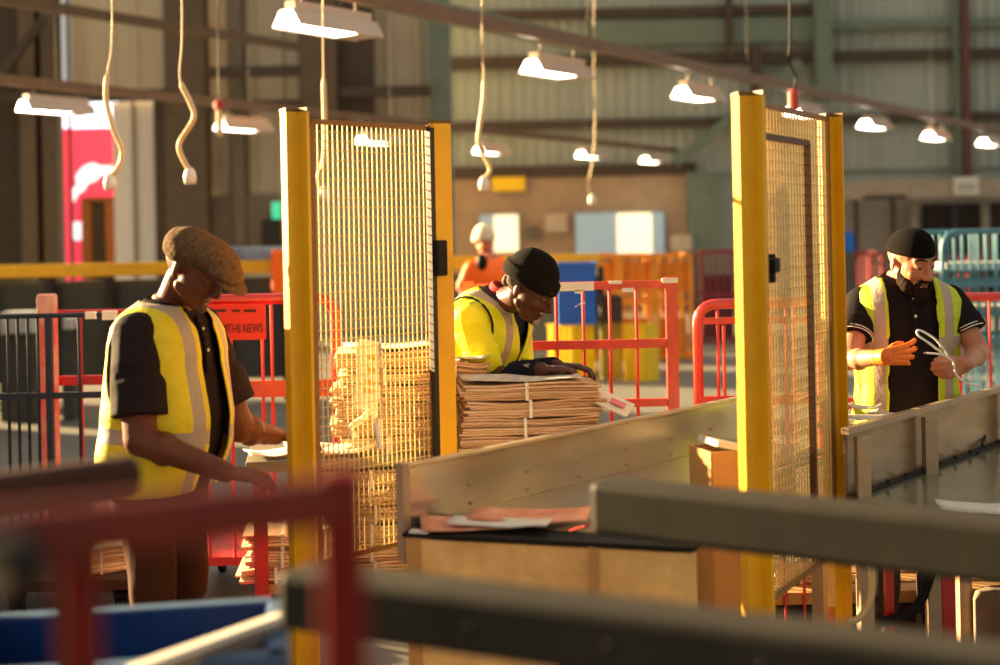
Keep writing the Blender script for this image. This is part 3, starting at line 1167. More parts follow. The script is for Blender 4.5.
bm = NB()
ln2(bm, 0, 1, (ZC + ZW) / 2, 0.006, ZC - ZW)
part('side_panel', bm, mat('stainless_dull', (200, 172, 138), rough=0.25, metal=0.6, rgb2=(166, 142, 112), scale=3, stretch=(1, 1, 5)), t, world=True)
bm = NB()
ln2(bm, -0.01, 1.0, ZC + 0.003, 0.032, 0.026, 0.012)
part('top_rail', bm, mat('rail_alu', (196, 170, 136), rough=0.4, metal=0.4), t, world=True, bevel=0.003)
bm = NB()
ln2(bm, 0, 1, ZW + 0.004, 0.03, 0.016, 0.016)
part('bottom_angle', bm, M_char, t, world=True)
for i in range(9):
    bm = NB()
    q = S2 + (E2 - S2) * (0.08 + 0.105 * i) + n2 * 0.03
    add_lathe(bm, (q.x, q.y, ZW + 0.02), [(0.008, -0.01), (0.008, 0.0)], 'Y', 8)
    part('bolt', bm, M_char, t, world=True)
bm = NB()
ln2(bm, 0, 1.25, ZW - 0.008, 0.52, 0.012, 0.27)
part('belt', bm, mat('belt_green', (150, 148, 122), rough=0.16, metal=0.35, rgb2=(124, 124, 100), scale=2.5), t, world=True)
for f, w in ((0.03, 0.048), (0.42, 0.05), (1.0, 0.05)):
    q = S2 + (E2 - S2) * f + n2 * 0.045
    bm = NB()
    add_box(bm, (q.x, q.y, 0.49), (w, 0.04, 0.98), 0.1)
    part('post', bm, M_alu, t, world=True, bevel=0.003)
for f, off in ((0.2, 0.5), (1.2, 0.5)):
    q = S2 + (E2 - S2) * f + n2 * off
    bm = NB()
    add_box(bm, (q.x, q.y, 0.38), (0.05, 0.05, 0.76))
    part('leg', bm, M_alu, t, world=True)
bm = NB()
q = P(988, 440, 5.55)
add_tube(bm, spline([P(985, 436, 5.5), P(975, 462, 5.3), P(952, 484, 5.05), P(940, 498, 4.9)], 6), 0.007, 6)
part('edge_strip', bm, M_char, t, world=True)

# ------------------------------------------------------------------ newspapers
def bundle_mesh(seed, L=0.5, W=0.34, H=0.066, n=6):
    rnd = random.Random(seed)
    bm = NB()
    h = H / n
    ns = 8
    for i in range(n):
        jx, jy, ja = rnd.gauss(0, 0.009), rnd.gauss(0, 0.007), rnd.gauss(0, 0.012)
        l, w = L * (1 + rnd.gauss(0, 0.010)), W * (1 + rnd.gauss(0, 0.012))
        R = Matrix.Rotation(ja, 3, 'Z')
        rows = []
        for k in range(ns + 1):
            u = k / ns - 0.5
            z = i * h + 0.005 * sin(u * 7 + seed) * (i / n) + 0.004 * noise.noise(V((u * 5, seed, i * 0.3)))
            th = h * 0.93
            pf = [(-w / 2 + 0.004, z), (w / 2 - 0.004, z), (w / 2, z + th / 2), (w / 2 - 0.003, z + th), (-w / 2 + 0.003, z + th), (-w / 2, z + th / 2)]
            rows.append([bm.verts.new(R @ V((u * l, y, 0)) + V((jx, jy, zz))) for y, zz in pf])
        for k in range(ns):
            for q in range(6):
                bm.faces.new((rows[k][q], rows[k][(q + 1) % 6], rows[k + 1][(q + 1) % 6], rows[k + 1][q]))
        bm.faces.new(rows[0][::-1])
        bm.faces.new(rows[-1])
    return bm


def bundle(label, loc, rz, seed, group, L=0.5, W=0.34, H=0.066, strap=True):
    t = thing('newspaper_bundle', label, 'newspaper bundle', loc, rz, group)
    part('papers', bundle_mesh(seed, L, W, H), M_paper, t)
    if strap:
        bm = NB()
        for x in (-0.02,):
            w, h = W / 2 + 0.011, H + 0.004
            add_bar(bm, (x, -w, -0.0), (x, -w, h), 0.012, 0.002, V((0, 1, 0)))
            add_bar(bm, (x, w, -0.0), (x, w, h), 0.012, 0.002, V((0, 1, 0)))
            add_bar(bm, (x, -w, h), (x, w, h), 0.012, 0.002)
        part('strap', bm, M_strap, t)
    return t


# sorting table behind the fence line
TZ = 0.88
tc = V((0.0, 5.10, 0))
TL, TW, TA = 1.42, 0.40, radians(8)
tc = V((-0.28, 5.15, 0))
t = thing('sorting_table', 'long sorting table carrying newspaper stacks between the two workers', 'table', tc.to_tuple(), TA)
bm = NB()
add_box(bm, (0, 0, TZ - 0.02), (TL, TW, 0.04))
part('tabletop', bm, M_belt, t, bevel=0.004)
bm = NB()
add_box(bm, (0, 0, 0.40), (TL - 0.1, TW - 0.04, 0.03))
part('lower_shelf', bm, M_wood, t)
for sx in (-1, 1):
    for sy in (-1, 1):
        bm = NB()
        add_box(bm, (sx * (TL / 2 - 0.05), sy * (TW / 2 - 0.04), (TZ - 0.04) / 2), (0.05, 0.05, TZ - 0.04))
        part('leg', bm, M_red, t)
TM = root_matrix(t)


def on_table(px, py, d, z):
    return V((P(px, py, d).x, d, z))


def pile(px, d, z0, n, H, L, W, rz, seed, what, group, names=None):
    q = P(px, 400, d)
    for i in range(n):
        pos = ('bottom bundle', 'second bundle up', 'third bundle up', 'fourth bundle up', 'fifth bundle up', 'sixth bundle up', 'seventh bundle up', 'eighth bundle up')[i]
        if i == n - 1:
            pos = 'topmost bundle'
        bundle('%s of %s' % (pos, what), (q.x + random.gauss(0, 0.012), d + random.gauss(0, 0.007), z0 + i * (H + 0.005)), rz + random.gauss(0, 0.03), seed + i, group, L, W, H)
    return z0 + n * (H + 0.005)


zt1 = pile(528, 5.07, TZ, 4, 0.0605, 0.52, 0.24, 0.08, 10, 'the newspaper stack under the beanie man\'s hands', 'newspapers stacked under his hands')
zt2 = pile(463, 5.25, TZ, 5, 0.060, 0.20, 0.12, -0.1, 30, 'the newspaper stack just behind post near beanie man', 'newspapers behind the far fence post')
zt3 = pile(386, 5.15, TZ, 6, 0.060, 0.38, 0.30, 0.10, 50, 'the newspaper stack behind the first mesh panel', 'newspapers behind the first mesh panel')
pile(374, 5.12, 0.415, 6, 0.064, 0.42, 0.34, 0.10, 70, 'the low newspaper stack on shelf under the mesh panel', 'newspapers on the table shelf by panel')
pile(285, 5.08, 0.415, 3, 0.055, 0.30, 0.30, 0.12, 90, 'the low newspaper stack on shelf beside red leg', 'newspapers on the table shelf by the red leg')


def sheet(name, label, c, w, l, rz, m, cat='paper', tilt=(0, 0), curl=0.01, group=None, th=0.003, n=8):
    bm = NB()
    R = Matrix.Rotation(rz, 3, 'Z') @ Matrix.Rotation(tilt[0], 3, 'X') @ Matrix.Rotation(tilt[1], 3, 'Y')
    g = [[None] * (n + 1) for _ in range(n + 1)]
    h = [[None] * (n + 1) for _ in range(n + 1)]
    for i in range(n + 1):
        for j in range(n + 1):
            u, v = i / n - 0.5, j / n - 0.5
            z = curl * (4 * u * u + noise.noise(V((u * 3, v * 3, c[0] * 10))) * 0.8) + 0.3 * curl
            g[i][j] = bm.verts.new(R @ V((u * w, v * l, z)))
            h[i][j] = bm.verts.new(R @ V((u * w, v * l, z + th)))
    for i in range(n):
        for j in range(n):
            bm.faces.new((g[i][j], g[i][j + 1], g[i + 1][j + 1], g[i + 1][j]))
            bm.faces.new((h[i][j], h[i + 1][j], h[i + 1][j + 1], h[i][j + 1]))
    for i in range(n):
        for a, b in (((i, 0), (i + 1, 0)), ((i + 1, n), (i, n)), ((0, i + 1), (0, i)), ((n, i), (n, i + 1))):
            bm.faces.new((g[a[0]][a[1]], g[b[0]][b[1]], h[b[0]][b[1]], h[a[0]][a[1]]))
    for v in bm.verts:
        v.co += V(c)
    return single(name, bm, m, label, cat, group, smooth=True)


q = P(520, 376, 4.98)
sheet('newspaper', 'open newspaper on top of stack under the writing hands', (q.x, 5.08, zt1 + 0.004), 0.46, 0.24, 0.1, M_paper2, 'newspaper', curl=0.006)
sheet('newspaper', 'loose white paper on top of the tall stack by far post', (P(464, 350, 5.25).x, 5.25, zt2 + 0.004), 0.20, 0.12, -0.2, M_paper2, 'newspaper', curl=0.012)
sheet('newspaper', 'white newspaper topping the stack behind the first mesh panel', (P(390, 355, 5.14).x, 5.14, zt3 + 0.002), 0.36, 0.26, 0.1, M_white, 'newspaper', curl=0.008)
q = P(325, 440, 4.9)
sheet('newspaper', 'crumpled white papers on the table by flat-capped man\'s hands', (q.x, 5.03, TZ + 0.01), 0.34, 0.24, 0.2, M_white, 'newspaper', curl=0.022)
sheet('newspaper', 'folded white paper on table edge left of first yellow post', (P(270, 440, 4.95).x, 4.97, TZ + 0.006), 0.18, 0.16, 0.4, M_white, 'newspaper', curl=0.015)
# card leaning in the stack
q0 = P(367, 378, 4.70)
t = thing('hanging_card', 'tall white printed card hung behind the first mesh panel', 'card', (q0.x, 4.71, P(367, 410, 4.71).z), -0.5)
bm = NB()
R = Matrix.Rotation(radians(7), 3, 'Y')
add_box(bm, (0.0, 0, 0.125), (0.095, 0.004, 0.25), R)
part('card', bm, M_white, t)
bm = NB()
for z in (0.19, 0.145, 0.10, 0.07):
    add_box(bm, R @ V((0.0, -0.003, z)), (0.045, 0.002, 0.016), R)
part('print', bm, mat('card_ink', (222, 168, 60)), t)
bm = NB()
add_tube(bm, spline([(0.01, 0.0, 0.0), (-0.01, -0.02, -0.03), (-0.05, -0.03, -0.06), (-0.04, -0.03, -0.10)], 5), 0.012, 6)
add_tube(bm, spline([(0.03, 0.0, 0.0), (0.05, -0.02, -0.06), (0.07, -0.03, -0.13)], 5), 0.009, 6)
part('ribbon', bm, M_strap, t)
# little flyer at the end of man's stack
q = P(615, 404, 5.0)
t = thing('flyer', 'white printed flyer poking out of stack by trough lip', 'flyer', (q.x, 5.0, q.z), -0.2)
bm = NB()
R = Matrix.Rotation(radians(-14), 3, 'X') @ Matrix.Rotation(radians(24), 3, 'Y')
add_box(bm, (0, 0, 0), (0.13, 0.10, 0.006), R @ Matrix.Rotation(radians(38), 3, 'X'))
part('sheet', bm, M_white, t)
bm = NB()
add_box(bm, R @ V((0.01, -0.012, 0.008)), (0.06, 0.03, 0.003), R @ Matrix.Rotation(radians(38), 3, 'X'))
part('print', bm, mat('flyer_pink', (236, 130, 150)), t)
# papers on the bench
for i, (px, py, w, l, rz, m, lb) in enumerate(((470, 522, 0.30, 0.20, 0.3, M_pink, 'pinkish newspaper on the bench corner, partly under another'),
                                              (530, 519, 0.36, 0.18, 0.05, M_pink, 'wide pinkish newspaper lying on bench by dark beam'),
                                              (500, 526, 0.30, 0.10, -0.02, M_white, 'pale newspaper along the front bench edge'))):
    q = PZ(px, py, 0.83)
    sheet('newspaper', lb, (q.x, q.y, 0.822 + 0.011 * (i if i < 2 else 1.0)), w, l, rz - 0.2, m, 'newspaper', curl=0.008, th=0.006)
# tan box behind tall post, papers on right conveyor
q = P(722, 485, 4.35)
t = thing('carton', 'open tan cardboard carton beside the trough, behind tall yellow post', 'carton', (q.x + 0.005, 4.35, 0), 0.3)
bm = NB()
h = P(722, 447, 4.35).z
for s in (-1, 1):
    add_box(bm, (s * 0.08, 0, h / 2), (0.008, 0.16, h))
    add_box(bm, (0, s * 0.08, h / 2), (0.16, 0.008, h))
part('body', bm, M_card, t)
bm = NB()
add_box(bm, (0.0, -0.02, h + 0.012), (0.13, 0.14, 0.02), Matrix.Rotation(0.25, 3, 'Y'))
part('flap', bm, M_white, t)
for (px, py, rz, w, l, lb) in ((865, 418, 0.3, 0.22, 0.16, 'papers heaped on the ledge before the bearded man'), (980, 510, -0.2, 0.26, 0.16, 'white paper on green belt near the frame edge'), (870, 411, -0.4, 0.12, 0.1, 'small white slip beside the bearded man\'s waist')):
    if py > 500:
        q = PZ(px, py, ZW + 0.01)
        sheet('newspaper', lb, (q.x, q.y, ZW + 0.01), w, l, rz, M_white, 'newspaper', curl=0.012)
    else:
        q = P(px, py, 5.02)
        sheet('newspaper', lb, (q.x, 5.02 + (0.06 if py < 415 else 0), q.z), w, l, rz, M_paper2, 'newspaper', curl=0.012)
# ledge carrying the bearded man's papers
q = P(862, 424, 5.02)
t = thing('side_ledge', 'narrow steel ledge behind conveyor rail holding papers', 'ledge', (q.x, 5.02, 0), 0.3)
bm = NB()
add_box(bm, (0, 0, q.z - 0.012), (0.26, 0.2, 0.02))
part('shelf', bm, M_steel, t)
bm = NB()
add_box(bm, (0, 0.0, (q.z - 0.02) / 2), (0.05, 0.05, q.z - 0.02))
part('leg', bm, M_alu, t)

# ------------------------------------------------------------------ trolley low on the left, goods under the right conveyor
q0, q1 = P(-30, 585, 5.85), P(140, 585, 5.85)
t = thing('platform_trolley', 'low wooden trolley on wheels behind dark beam at left', 'trolley', ((q0.x + q1.x) / 2, 6.05, 0))
bm = NB()
add_box(bm, ((q0.x + q1.x) / 2, 6.05, q0.z), (q1.x - q0.x, 0.5, 0.05))
part('deck', bm, M_bfrm, t, world=True, bevel=0.005)
for x in (14, 62, 120):
    bm = NB()
    a = P(x, 610, 5.86)
    castor(bm, a.x, 5.9, 0.06)
    part('castor', bm, M_black, t, world=True)
bundle('brown newspaper bundle lying on the low trolley', (P(97, 570, 5.95).x, 6.0, q0.z + 0.027), 0.5, 120, None, 0.26, 0.22, 0.12)
# right lower clutter
a, b = P(766, 592, 5.6), P(1040, 592, 5.6)
t = thing('timber_pallet', 'timber pallet low behind the right conveyor legs', 'pallet', ((a.x + b.x) / 2, 5.9, 0))
bm = NB()
for i in range(4):
    bm = NB()
    add_box(bm, ((a.x + b.x) / 2, 5.62 + i * 0.16, a.z - 0.02), (b.x - a.x, 0.12, 0.05))
    part('deck_board', bm, M_wood, t, world=True)
for x in (a.x + 0.05, (a.x + b.x) / 2, b.x - 0.05):
    for y in (5.64, 6.1):
        bm = NB()
        add_box(bm, (x, y, (a.z - 0.045) / 2), (0.1, 0.1, a.z - 0.045))
        part('block', bm, M_bfrm, t, world=True)
bm = NB()
add_box(bm, ((a.x + b.x) / 2, 5.95, (a.z - 0.06) / 2), (b.x - a.x - 0.05, 0.06, a.z - 0.08))
part('shade_board', bm, mat('pallet_shade', (70, 34, 22)), t, world=True)  # dark board added to stand in for the shade under the conveyor
bundle('silvery wrapped newspaper bundle on the pallet behind second panel', (P(800, 585, 5.75).x, 5.8, a.z + 0.006), 0.1, 130, None, 0.24, 0.2, 0.10)
for (px, lb) in ((785, 'thin red rod beside tall yellow post, in front of the pallet'), (804, 'thin red rod before the wrapped newspaper bundle')):
    bm = NB()
    q = P(px, 575, 5.55)
    add_tube(bm, [(q.x, 5.55, 0), (q.x, 5.55, 0.52)], 0.007, 6)
    single('red_rod', bm, M_red, lb, 'rod', 'red rods before the pallet')
for (px, w, lb) in ((889, 0.03, 'slim red post between the right conveyor legs'), (947, 0.052, 'thick red post under the right conveyor')):
    bm = NB()
    q = P(px, 600, 5.0)
    add_box(bm, (q.x, 5.0, 0.36), (w, 0.04, 0.72))
    single('red_post', bm, M_red, lb, 'post', bevel=0.003)
bm = NB()
q = P(964, 600, 5.1)
add_box(bm, (q.x, 5.1, 0.36), (0.05, 0.05, 0.72))
single('tan_post', bm, M_alu, 'tan post just right of thick red post', 'post', bevel=0.003)
w = [P(x, y, 4.42) for x, y in ((868, 540), (872, 575), (870, 600), (860, 617), (848, 622))]
bm = NB()
add_tube(bm, spline(w, 6), 0.012, 8)
single('hose', bm, mat('hose_cream', (226, 196, 140), rough=0.3), 'cream hose looped below the right conveyor', 'hose', smooth=True)
w = [P(x, y, 4.95) for x, y in ((935, 545), (930, 575), (918, 605), (900, 618), (878, 622))]
bm = NB()
add_tube(bm, spline(w, 6), 0.02, 8)
single('hose', bm, M_black, 'black hose drooping between the conveyor legs', 'hose', smooth=True)
bm = NB()
q = P(829, 622, 4.75)
add_lathe(bm, (q.x, 4.72, q.z - 0.02), [(0.012, 0), (0.014, 0.05), (0.008, 0.06), (0.008, 0.08)], 'Z', 10)
single('plug_coupling', bm, mat('coupling', (240, 120, 20)), 'small orange coupling beside foot of the second fence', 'coupling')
bm = NB()
q = P(975, 620, 5.0)
add_box(bm, (q.x + 0.12, 5.0, 0.16), (0.2, 0.2, 0.32), 0.3)
single('sack', bm, mat('sack_grey', (132, 116, 92), rough=0.8, bump=0.6, bscale=12), 'grey sack slumped beside tan post', 'sack', bevel=0.05)

# ------------------------------------------------------------------ near foreground
t = thing('roller_frame', 'charcoal steel frame of two long beams crossing the foreground', 'conveyor frame', (1.0, 2.0, 0))


def fbeam(a, b, ztop, w, h, name):
    a, b = V((a[0], a[1], ztop - h / 2)), V((b[0], b[1], ztop - h / 2))
    bm = NB()
    add_bar(bm, a, b, w, h)
    return part(name, bm, M_char, t, world=True, bevel=0.014)


fbeam((0.205, 2.83), (1.65, 1.857), 1.172, 0.10, 0.112, 'rear_beam')
fbeam((-0.345, 2.133), (1.20, 1.345), 1.172, 0.10, 0.093, 'front_beam')
bm = NB()
add_bar(bm, (1.60, 1.88, 1.12), (1.15, 1.37, 1.12), 0.06, 0.06)
part('cross_member', bm, M_char, t, world=True)
for (x, y) in ((0.1, 1.906), (1.12, 1.386), (1.58, 1.904)):
    bm = NB()
    add_box(bm, (x, y, 0.53), (0.06, 0.06, 1.06))
    part('leg', bm, M_char, t, world=True)
for i in range(8):
    bm = NB()
    f = 0.05 + i * 0.13
    q = V((-0.30, 2.11, 1.125)).lerp(V((1.20, 1.345, 1.125)), f) + V((-0.454, -0.891, 0)) * 0.052
    add_lathe(bm, q, [(0.008, -0.004), (0.008, 0.002)], 'Y', 10)
    part('bolt', bm, M_black, t, world=True)

t = thing('red_trolley', 'out-of-focus dark red tubular frame close to camera at left', 'trolley', (-0.25, 1.0, 0))
bm = NB()
add_bar(bm, P(-90, 549, 0.92), P(345, 500, 1.08), 0.036, 0.042)
part('handle_rail', bm, mat('red_brown_frame', (112, 38, 30), rough=0.5, rgb2=(84, 34, 28), spec=0.2), t, world=True, bevel=0.012)
for px, y0, d, w in ((341, 468, 1.08, 0.036), (78, 545, 0.99, 0.026)):
    q = P(px, y0, d)
    bm = NB()
    add_box(bm, (q.x, d, q.z / 2), (w, w, q.z))
    part('post', bm, M_oxide, t, world=True, bevel=0.006)
bm = NB()
q = P(4, 572, 0.90)
add_lathe(bm, (q.x, 0.90, q.z), [(0.008, -0.02), (0.024, -0.02), (0.024, 0.02), (0.008, 0.02)], 'Y', 20)
part('roller_end', bm, M_black, t, world=True)
bm = NB()
add_lathe(bm, (q.x, 0.872, q.z), [(0.001, 0.0), (0.009, 0.0), (0.009, 0.012), (0.001, 0.012)], 'Y', 16, caps=False)
part('hub', bm, M_alu, t, world=True)

t = thing('brown_bench_rail', 'brown steel rail with rounded end in front of flat-capped man', 'rail', (-0.7, 2.1, 0))
bm = NB()
a, b = P(-90, 504, 2.05), P(140, 473, 2.2)
add_bar(bm, a, b, 0.07, 0.062)
part('rail', bm, M_bfrm, t, world=True, bevel=0.02)
bm = NB()
q = a.lerp(b, 0.66)
add_box(bm, (q.x, q.y + 0.04, (q.z - 0.02) / 2), (0.05, 0.05, q.z - 0.02))
part('leg', bm, M_bfrm, t, world=True)
bm = NB()
q = a.lerp(b, 0.05)
add_box(bm, (q.x, q.y, (q.z - 0.03) / 2), (0.06, 0.06, q.z - 0.03))
part('leg', bm, M_bfrm, t, world=True)

c = crate_w((-0.76, 2.62, 0.72), 0.62, 0.40, 0.20, mat('blue_shade', (10, 48, 108), rough=0.5, spec=0.2), 'blue plastic crate close to the camera, low at left', name='blue_crate', rz=0.16, rib=False, mrim=mat('blue_rim', (58, 92, 128)))  # body blue darkened to carry the foreground shade
c = crate_w((-0.80, 2.42, 0.48), 0.66, 0.40, 0.23, M_red, 'red plastic crate beneath the blue crate', name='red_crate', rz=0.12, rib=False)
for o_ in (c,):
    bm = NB()
    add_box(bm, (0, 0, -0.24), (0.6, 0.36, 0.46))
    part('pedestal', bm, M_bfrm, o_)
a, b = PZ(284, 613, 0.95), PZ(130, 668, 0.95)
t = thing('grey_board', 'upright grey board with white top edge beside the blue crate', 'board', ((a.x + b.x) / 2, (a.y + b.y) / 2, 0))
bm = NB()
add_bar(bm, V((a.x, a.y, 0.47)), V((b.x, b.y, 0.47)), 0.02, 0.94)
part('panel', bm, M_greyc, t, world=True)
bm = NB()
add_bar(bm, V((a.x, a.y, 0.945)), V((b.x, b.y, 0.945)), 0.026, 0.014)
part('edge_strip', bm, M_white, t, world=True)

# ------------------------------------------------------------------ people
def smst(a, b, x):
    t = max(0.0, min(1.0, (x - a) / (b - a)))
    return t * t * (3 - 2 * t)


RINGS = [(0.80, 0.168, 0.105, 0.125), (0.90, 0.176, 0.112, 0.135), (0.98, 0.166, 0.112, 0.118), (1.06, 0.158, 0.112, 0.104),
         (1.16, 0.162, 0.116, 0.102), (1.26, 0.174, 0.124, 0.112), (1.34, 0.182, 0.122, 0.118), (1.40, 0.180, 0.104, 0.114),
         (1.44, 0.156, 0.084, 0.100), (1.475, 0.108, 0.066, 0.082), (1.50, 0.072, 0.058, 0.066), (1.54, 0.060, 0.056, 0.058)]


def ring_at(z, belly=0.0, wide=1.0):
    R = RINGS
    if z <= R[0][0]:
        r = R[0][1:]
    elif z >= R[-1][0]:
        r = R[-1][1:]
    else:
        for i in range(len(R) - 1):
            if R[i][0] <= z <= R[i + 1][0]:
                t = (z - R[i][0]) / (R[i + 1][0] - R[i][0])
                r = tuple(R[i][k] * (1 - t) + R[i + 1][k] * t for k in (1, 2, 3))
                break
    bl = belly * smst(0.84, 1.04, z) * (1 - smst(1.10, 1.34, z))
    ww = 1 + (wide - 1) * (1 - smst(1.44, 1.5, z))
    return (r[0] * ww + bl * 0.35, r[1] * (1 + (ww - 1) * 0.7) + bl, r[2] * (1 + (ww - 1) * 0.7) + bl * 0.2)


def tors(th, z, off, A):
    hw, fr, bk = ring_at(z, A['belly'], A['wide'])
    c, s = cos(th), sin(th)
    e = 2 / 2.35
    x = (hw + off) * (abs(c) ** e) * (1 if c >= 0 else -1)
    y = ((bk if s > 0 else fr) + off) * (abs(s) ** e) * (1 if s >= 0 else -1)
    return V((x, y, z))


def bend(p, lean):
    """lean the trunk forward about the hips, rest -> posed"""
    if abs(lean) < 1e-4:
        return V(p)
    z0 = 0.86
    n = 24
    z = p.z
    if z <= z0:
        return V(p)
    S = V((0, 0, z0))
    dz = (z - z0) / n
    for i in range(n):
        a = lean * smst(z0, 1.22, z0 + (i + 0.5) * dz)
        S = S + V((0, -sin(a), cos(a))) * dz
    a = lean * smst(z0, 1.22, z)
    return S + V((p.x, 0, 0)) + V((0, cos(a), sin(a))) * p.y


def loft(bm, A, off, z0, z1, nz=26, nt=36, flare=0.0):
    rings = []
    for i in range(nz + 1):
        z = z0 + (z1 - z0) * i / nz
        o = off + flare * (1 - i / nz)
        rings.append([bm.verts.new(bend(tors(2 * pi * k / nt, z, o, A), A['lean'])) for k in range(nt)])
    for i in range(nz):
        for k in range(nt):
            bm.faces.new((rings[i][k], rings[i][(k + 1) % nt], rings[i + 1][(k + 1) % nt], rings[i + 1][k]))
    bm.faces.new(rings[0][::-1])
    bm.faces.new(rings[-1])


def hand(bm, w, d, n, t, curl=(0.5, 0.7, 0.5), inf=0.0, sc=1.0, spread=0.0, thumb=(0.7, 0.6, 0.35), tc=0.5, curls=None):
    """palm, four fingers and a thumb; d along the fingers, n out of the palm, t towards the thumb side"""
    d = V(d).normalized()
    n = V(n)
    n = (n - d * n.dot(d)).normalized()
    t0 = d.cross(n)
    t = t0 if t0.dot(V(t)) > 0 else -t0
    w = V(w)
    S = sc
    offs = (0.030, 0.010, -0.010, -0.029)
    lens = ((0.041, 0.025, 0.020), (0.045, 0.029, 0.021), (0.041, 0.027, 0.020), (0.032, 0.020, 0.018))
    kn = (0.086, 0.090, 0.086, 0.078)
    for i in range(4):
        k = w + (d * kn[i] + t * offs[i]) * S
        add_cap(bm, w + (d * 0.012 + t * offs[i] * 0.62) * S, k, (0.0145 + inf) * S, (0.0115 + inf) * S, 10)
        cu = curls[i] if curls else curl
        p = k
        ang = 0.0
        dd = (d + t * (spread * (1.5 - i))).normalized()
        for j in range(3):
            ang += cu[j]
            dr = dd * cos(ang) + n * sin(ang)
            q = p + dr * lens[i][j] * S
            r0 = (0.0098, 0.0088, 0.0078)[j] * (0.9 if i == 3 else 1)
            r1 = (0.0088, 0.0078, 0.0064)[j] * (0.9 if i == 3 else 1)
            add_cap(bm, p, q, (r0 + inf) * S, (r1 + inf) * S, 10)
            p = q
    add_ell(bm, w + d * 0.045 * S + n * 0.004 * S, ((0.034 + inf) * S, (0.046 + inf) * S, (0.015 + inf) * S), Matrix((t, d, n)).transposed(), 14, 10)
    b = w + (d * 0.024 + t * 0.024) * S
    dr = (d * thumb[0] + t * thumb[1] + n * thumb[2]).normalized()
    add_cap(bm, w + (d * 0.012 + t * 0.012) * S, b + dr * 0.034 * S, (0.0155 + inf) * S, (0.012 + inf) * S, 10)
    p = b + dr * 0.034 * S
    dr2 = (dr + (d * 0.5 - t * 0.3 + n * 0.3) * tc).normalized()
    add_cap(bm, p, p + dr2 * 0.032 * S, (0.0112 + inf) * S, (0.0098 + inf) * S, 10)
    p = p + dr2 * 0.032 * S
    dr3 = (dr2 + (d * 0.5 - t * 0.4 + n * 0.3) * tc).normalized()
    add_cap(bm, p, p + dr3 * 0.024 * S, (0.0098 + inf) * S, (0.0078 + inf) * S, 10)


def head_prims(bm, H):
    """skull, face, jaw, nose, ears ... in the head's own frame (-y = face)"""
    def E(c, r, rot=None):
        c = H @ V(c)
        R = H.to_3x3() if rot is None else H.to_3x3() @ rot
        add_ell(bm, c, r, R, 20, 14)

    def K(a, b, ra, rb):
        add_cap(bm, H @ V(a), H @ V(b), ra, rb, 10)
    E((0, 0.014, 0.032), (0.076, 0.097, 0.086))
    E((0, -0.030, -0.018), (0.066, 0.064, 0.086))
    E((0, -0.040, -0.070), (0.052, 0.050, 0.046))
    E((0, -0.074, -0.099), (0.026, 0.020, 0.018))
    for s in (-1, 1):
        K((s * 0.050, -0.006, -0.058), (s * 0.022, -0.066, -0.094), 0.018, 0.016)
        E((s * 0.038, -0.062, -0.030), (0.022, 0.019, 0.024))
        K((s * 0.010, -0.090, 0.028), (s * 0.048, -0.074, 0.026), 0.011, 0.009)
        E((s * 0.011, -0.103, -0.040), (0.010, 0.011, 0.008))
        E((s * 0.077, 0.014, -0.010), (0.008, 0.017, 0.029), Matrix.Rotation(s * 0.3, 3, 'Z') @ Matrix.Rotation(-0.2, 3, 'X'))
        E((s * 0.030, -0.079, 0.006), (0.017, 0.0145, 0.0095))
    K((0, -0.090, 0.020), (0, -0.116, -0.034), 0.009, 0.0135)
    E((0, -0.112, -0.036), (0.014, 0.013, 0.012))
    K((-0.018, -0.086, -0.064), (0.018, -0.086, -0.064), 0.0085, 0.0085)
    K((-0.015, -0.086, -0.077), (0.015, -0.086, -0.077), 0.0088, 0.0088)
    E((0, -0.082, -0.052), (0.020, 0.010, 0.012))


def displace(me, amp, freq, seed=0.0, stretch=(1, 1, 1)):
    me.calc_loop_triangles()
    ns = [v.normal.copy() for v in me.vertices]
    for v, nrm in zip(me.vertices, ns):
        q = V((v.co.x * stretch[0], v.co.y * stretch[1], v.co.z * stretch[2])) * freq + V((seed, seed * 2, seed * 3))
        v.co += nrm * (amp * (noise.noise(q) + 0.5 * noise.noise(q * 2.1)))


def fin(name, me, m, parent, label=None):
    o = link_mesh(name, me, m, parent, True)
    if label:
        o['label'] = label
    return o


def loc_frame(c, yaw, pitch, roll=0.0, sc=1.0):
    """head frame: yaw about z (0 faces the -y side), then pitch down, then tilt"""
    return Matrix.Translation(c) @ Matrix.Rotation(yaw, 4, 'Z') @ Matrix.Rotation(pitch, 4, 'X') @ Matrix.Rotation(roll, 4, 'Y') @ Matrix.Scale(sc, 4)


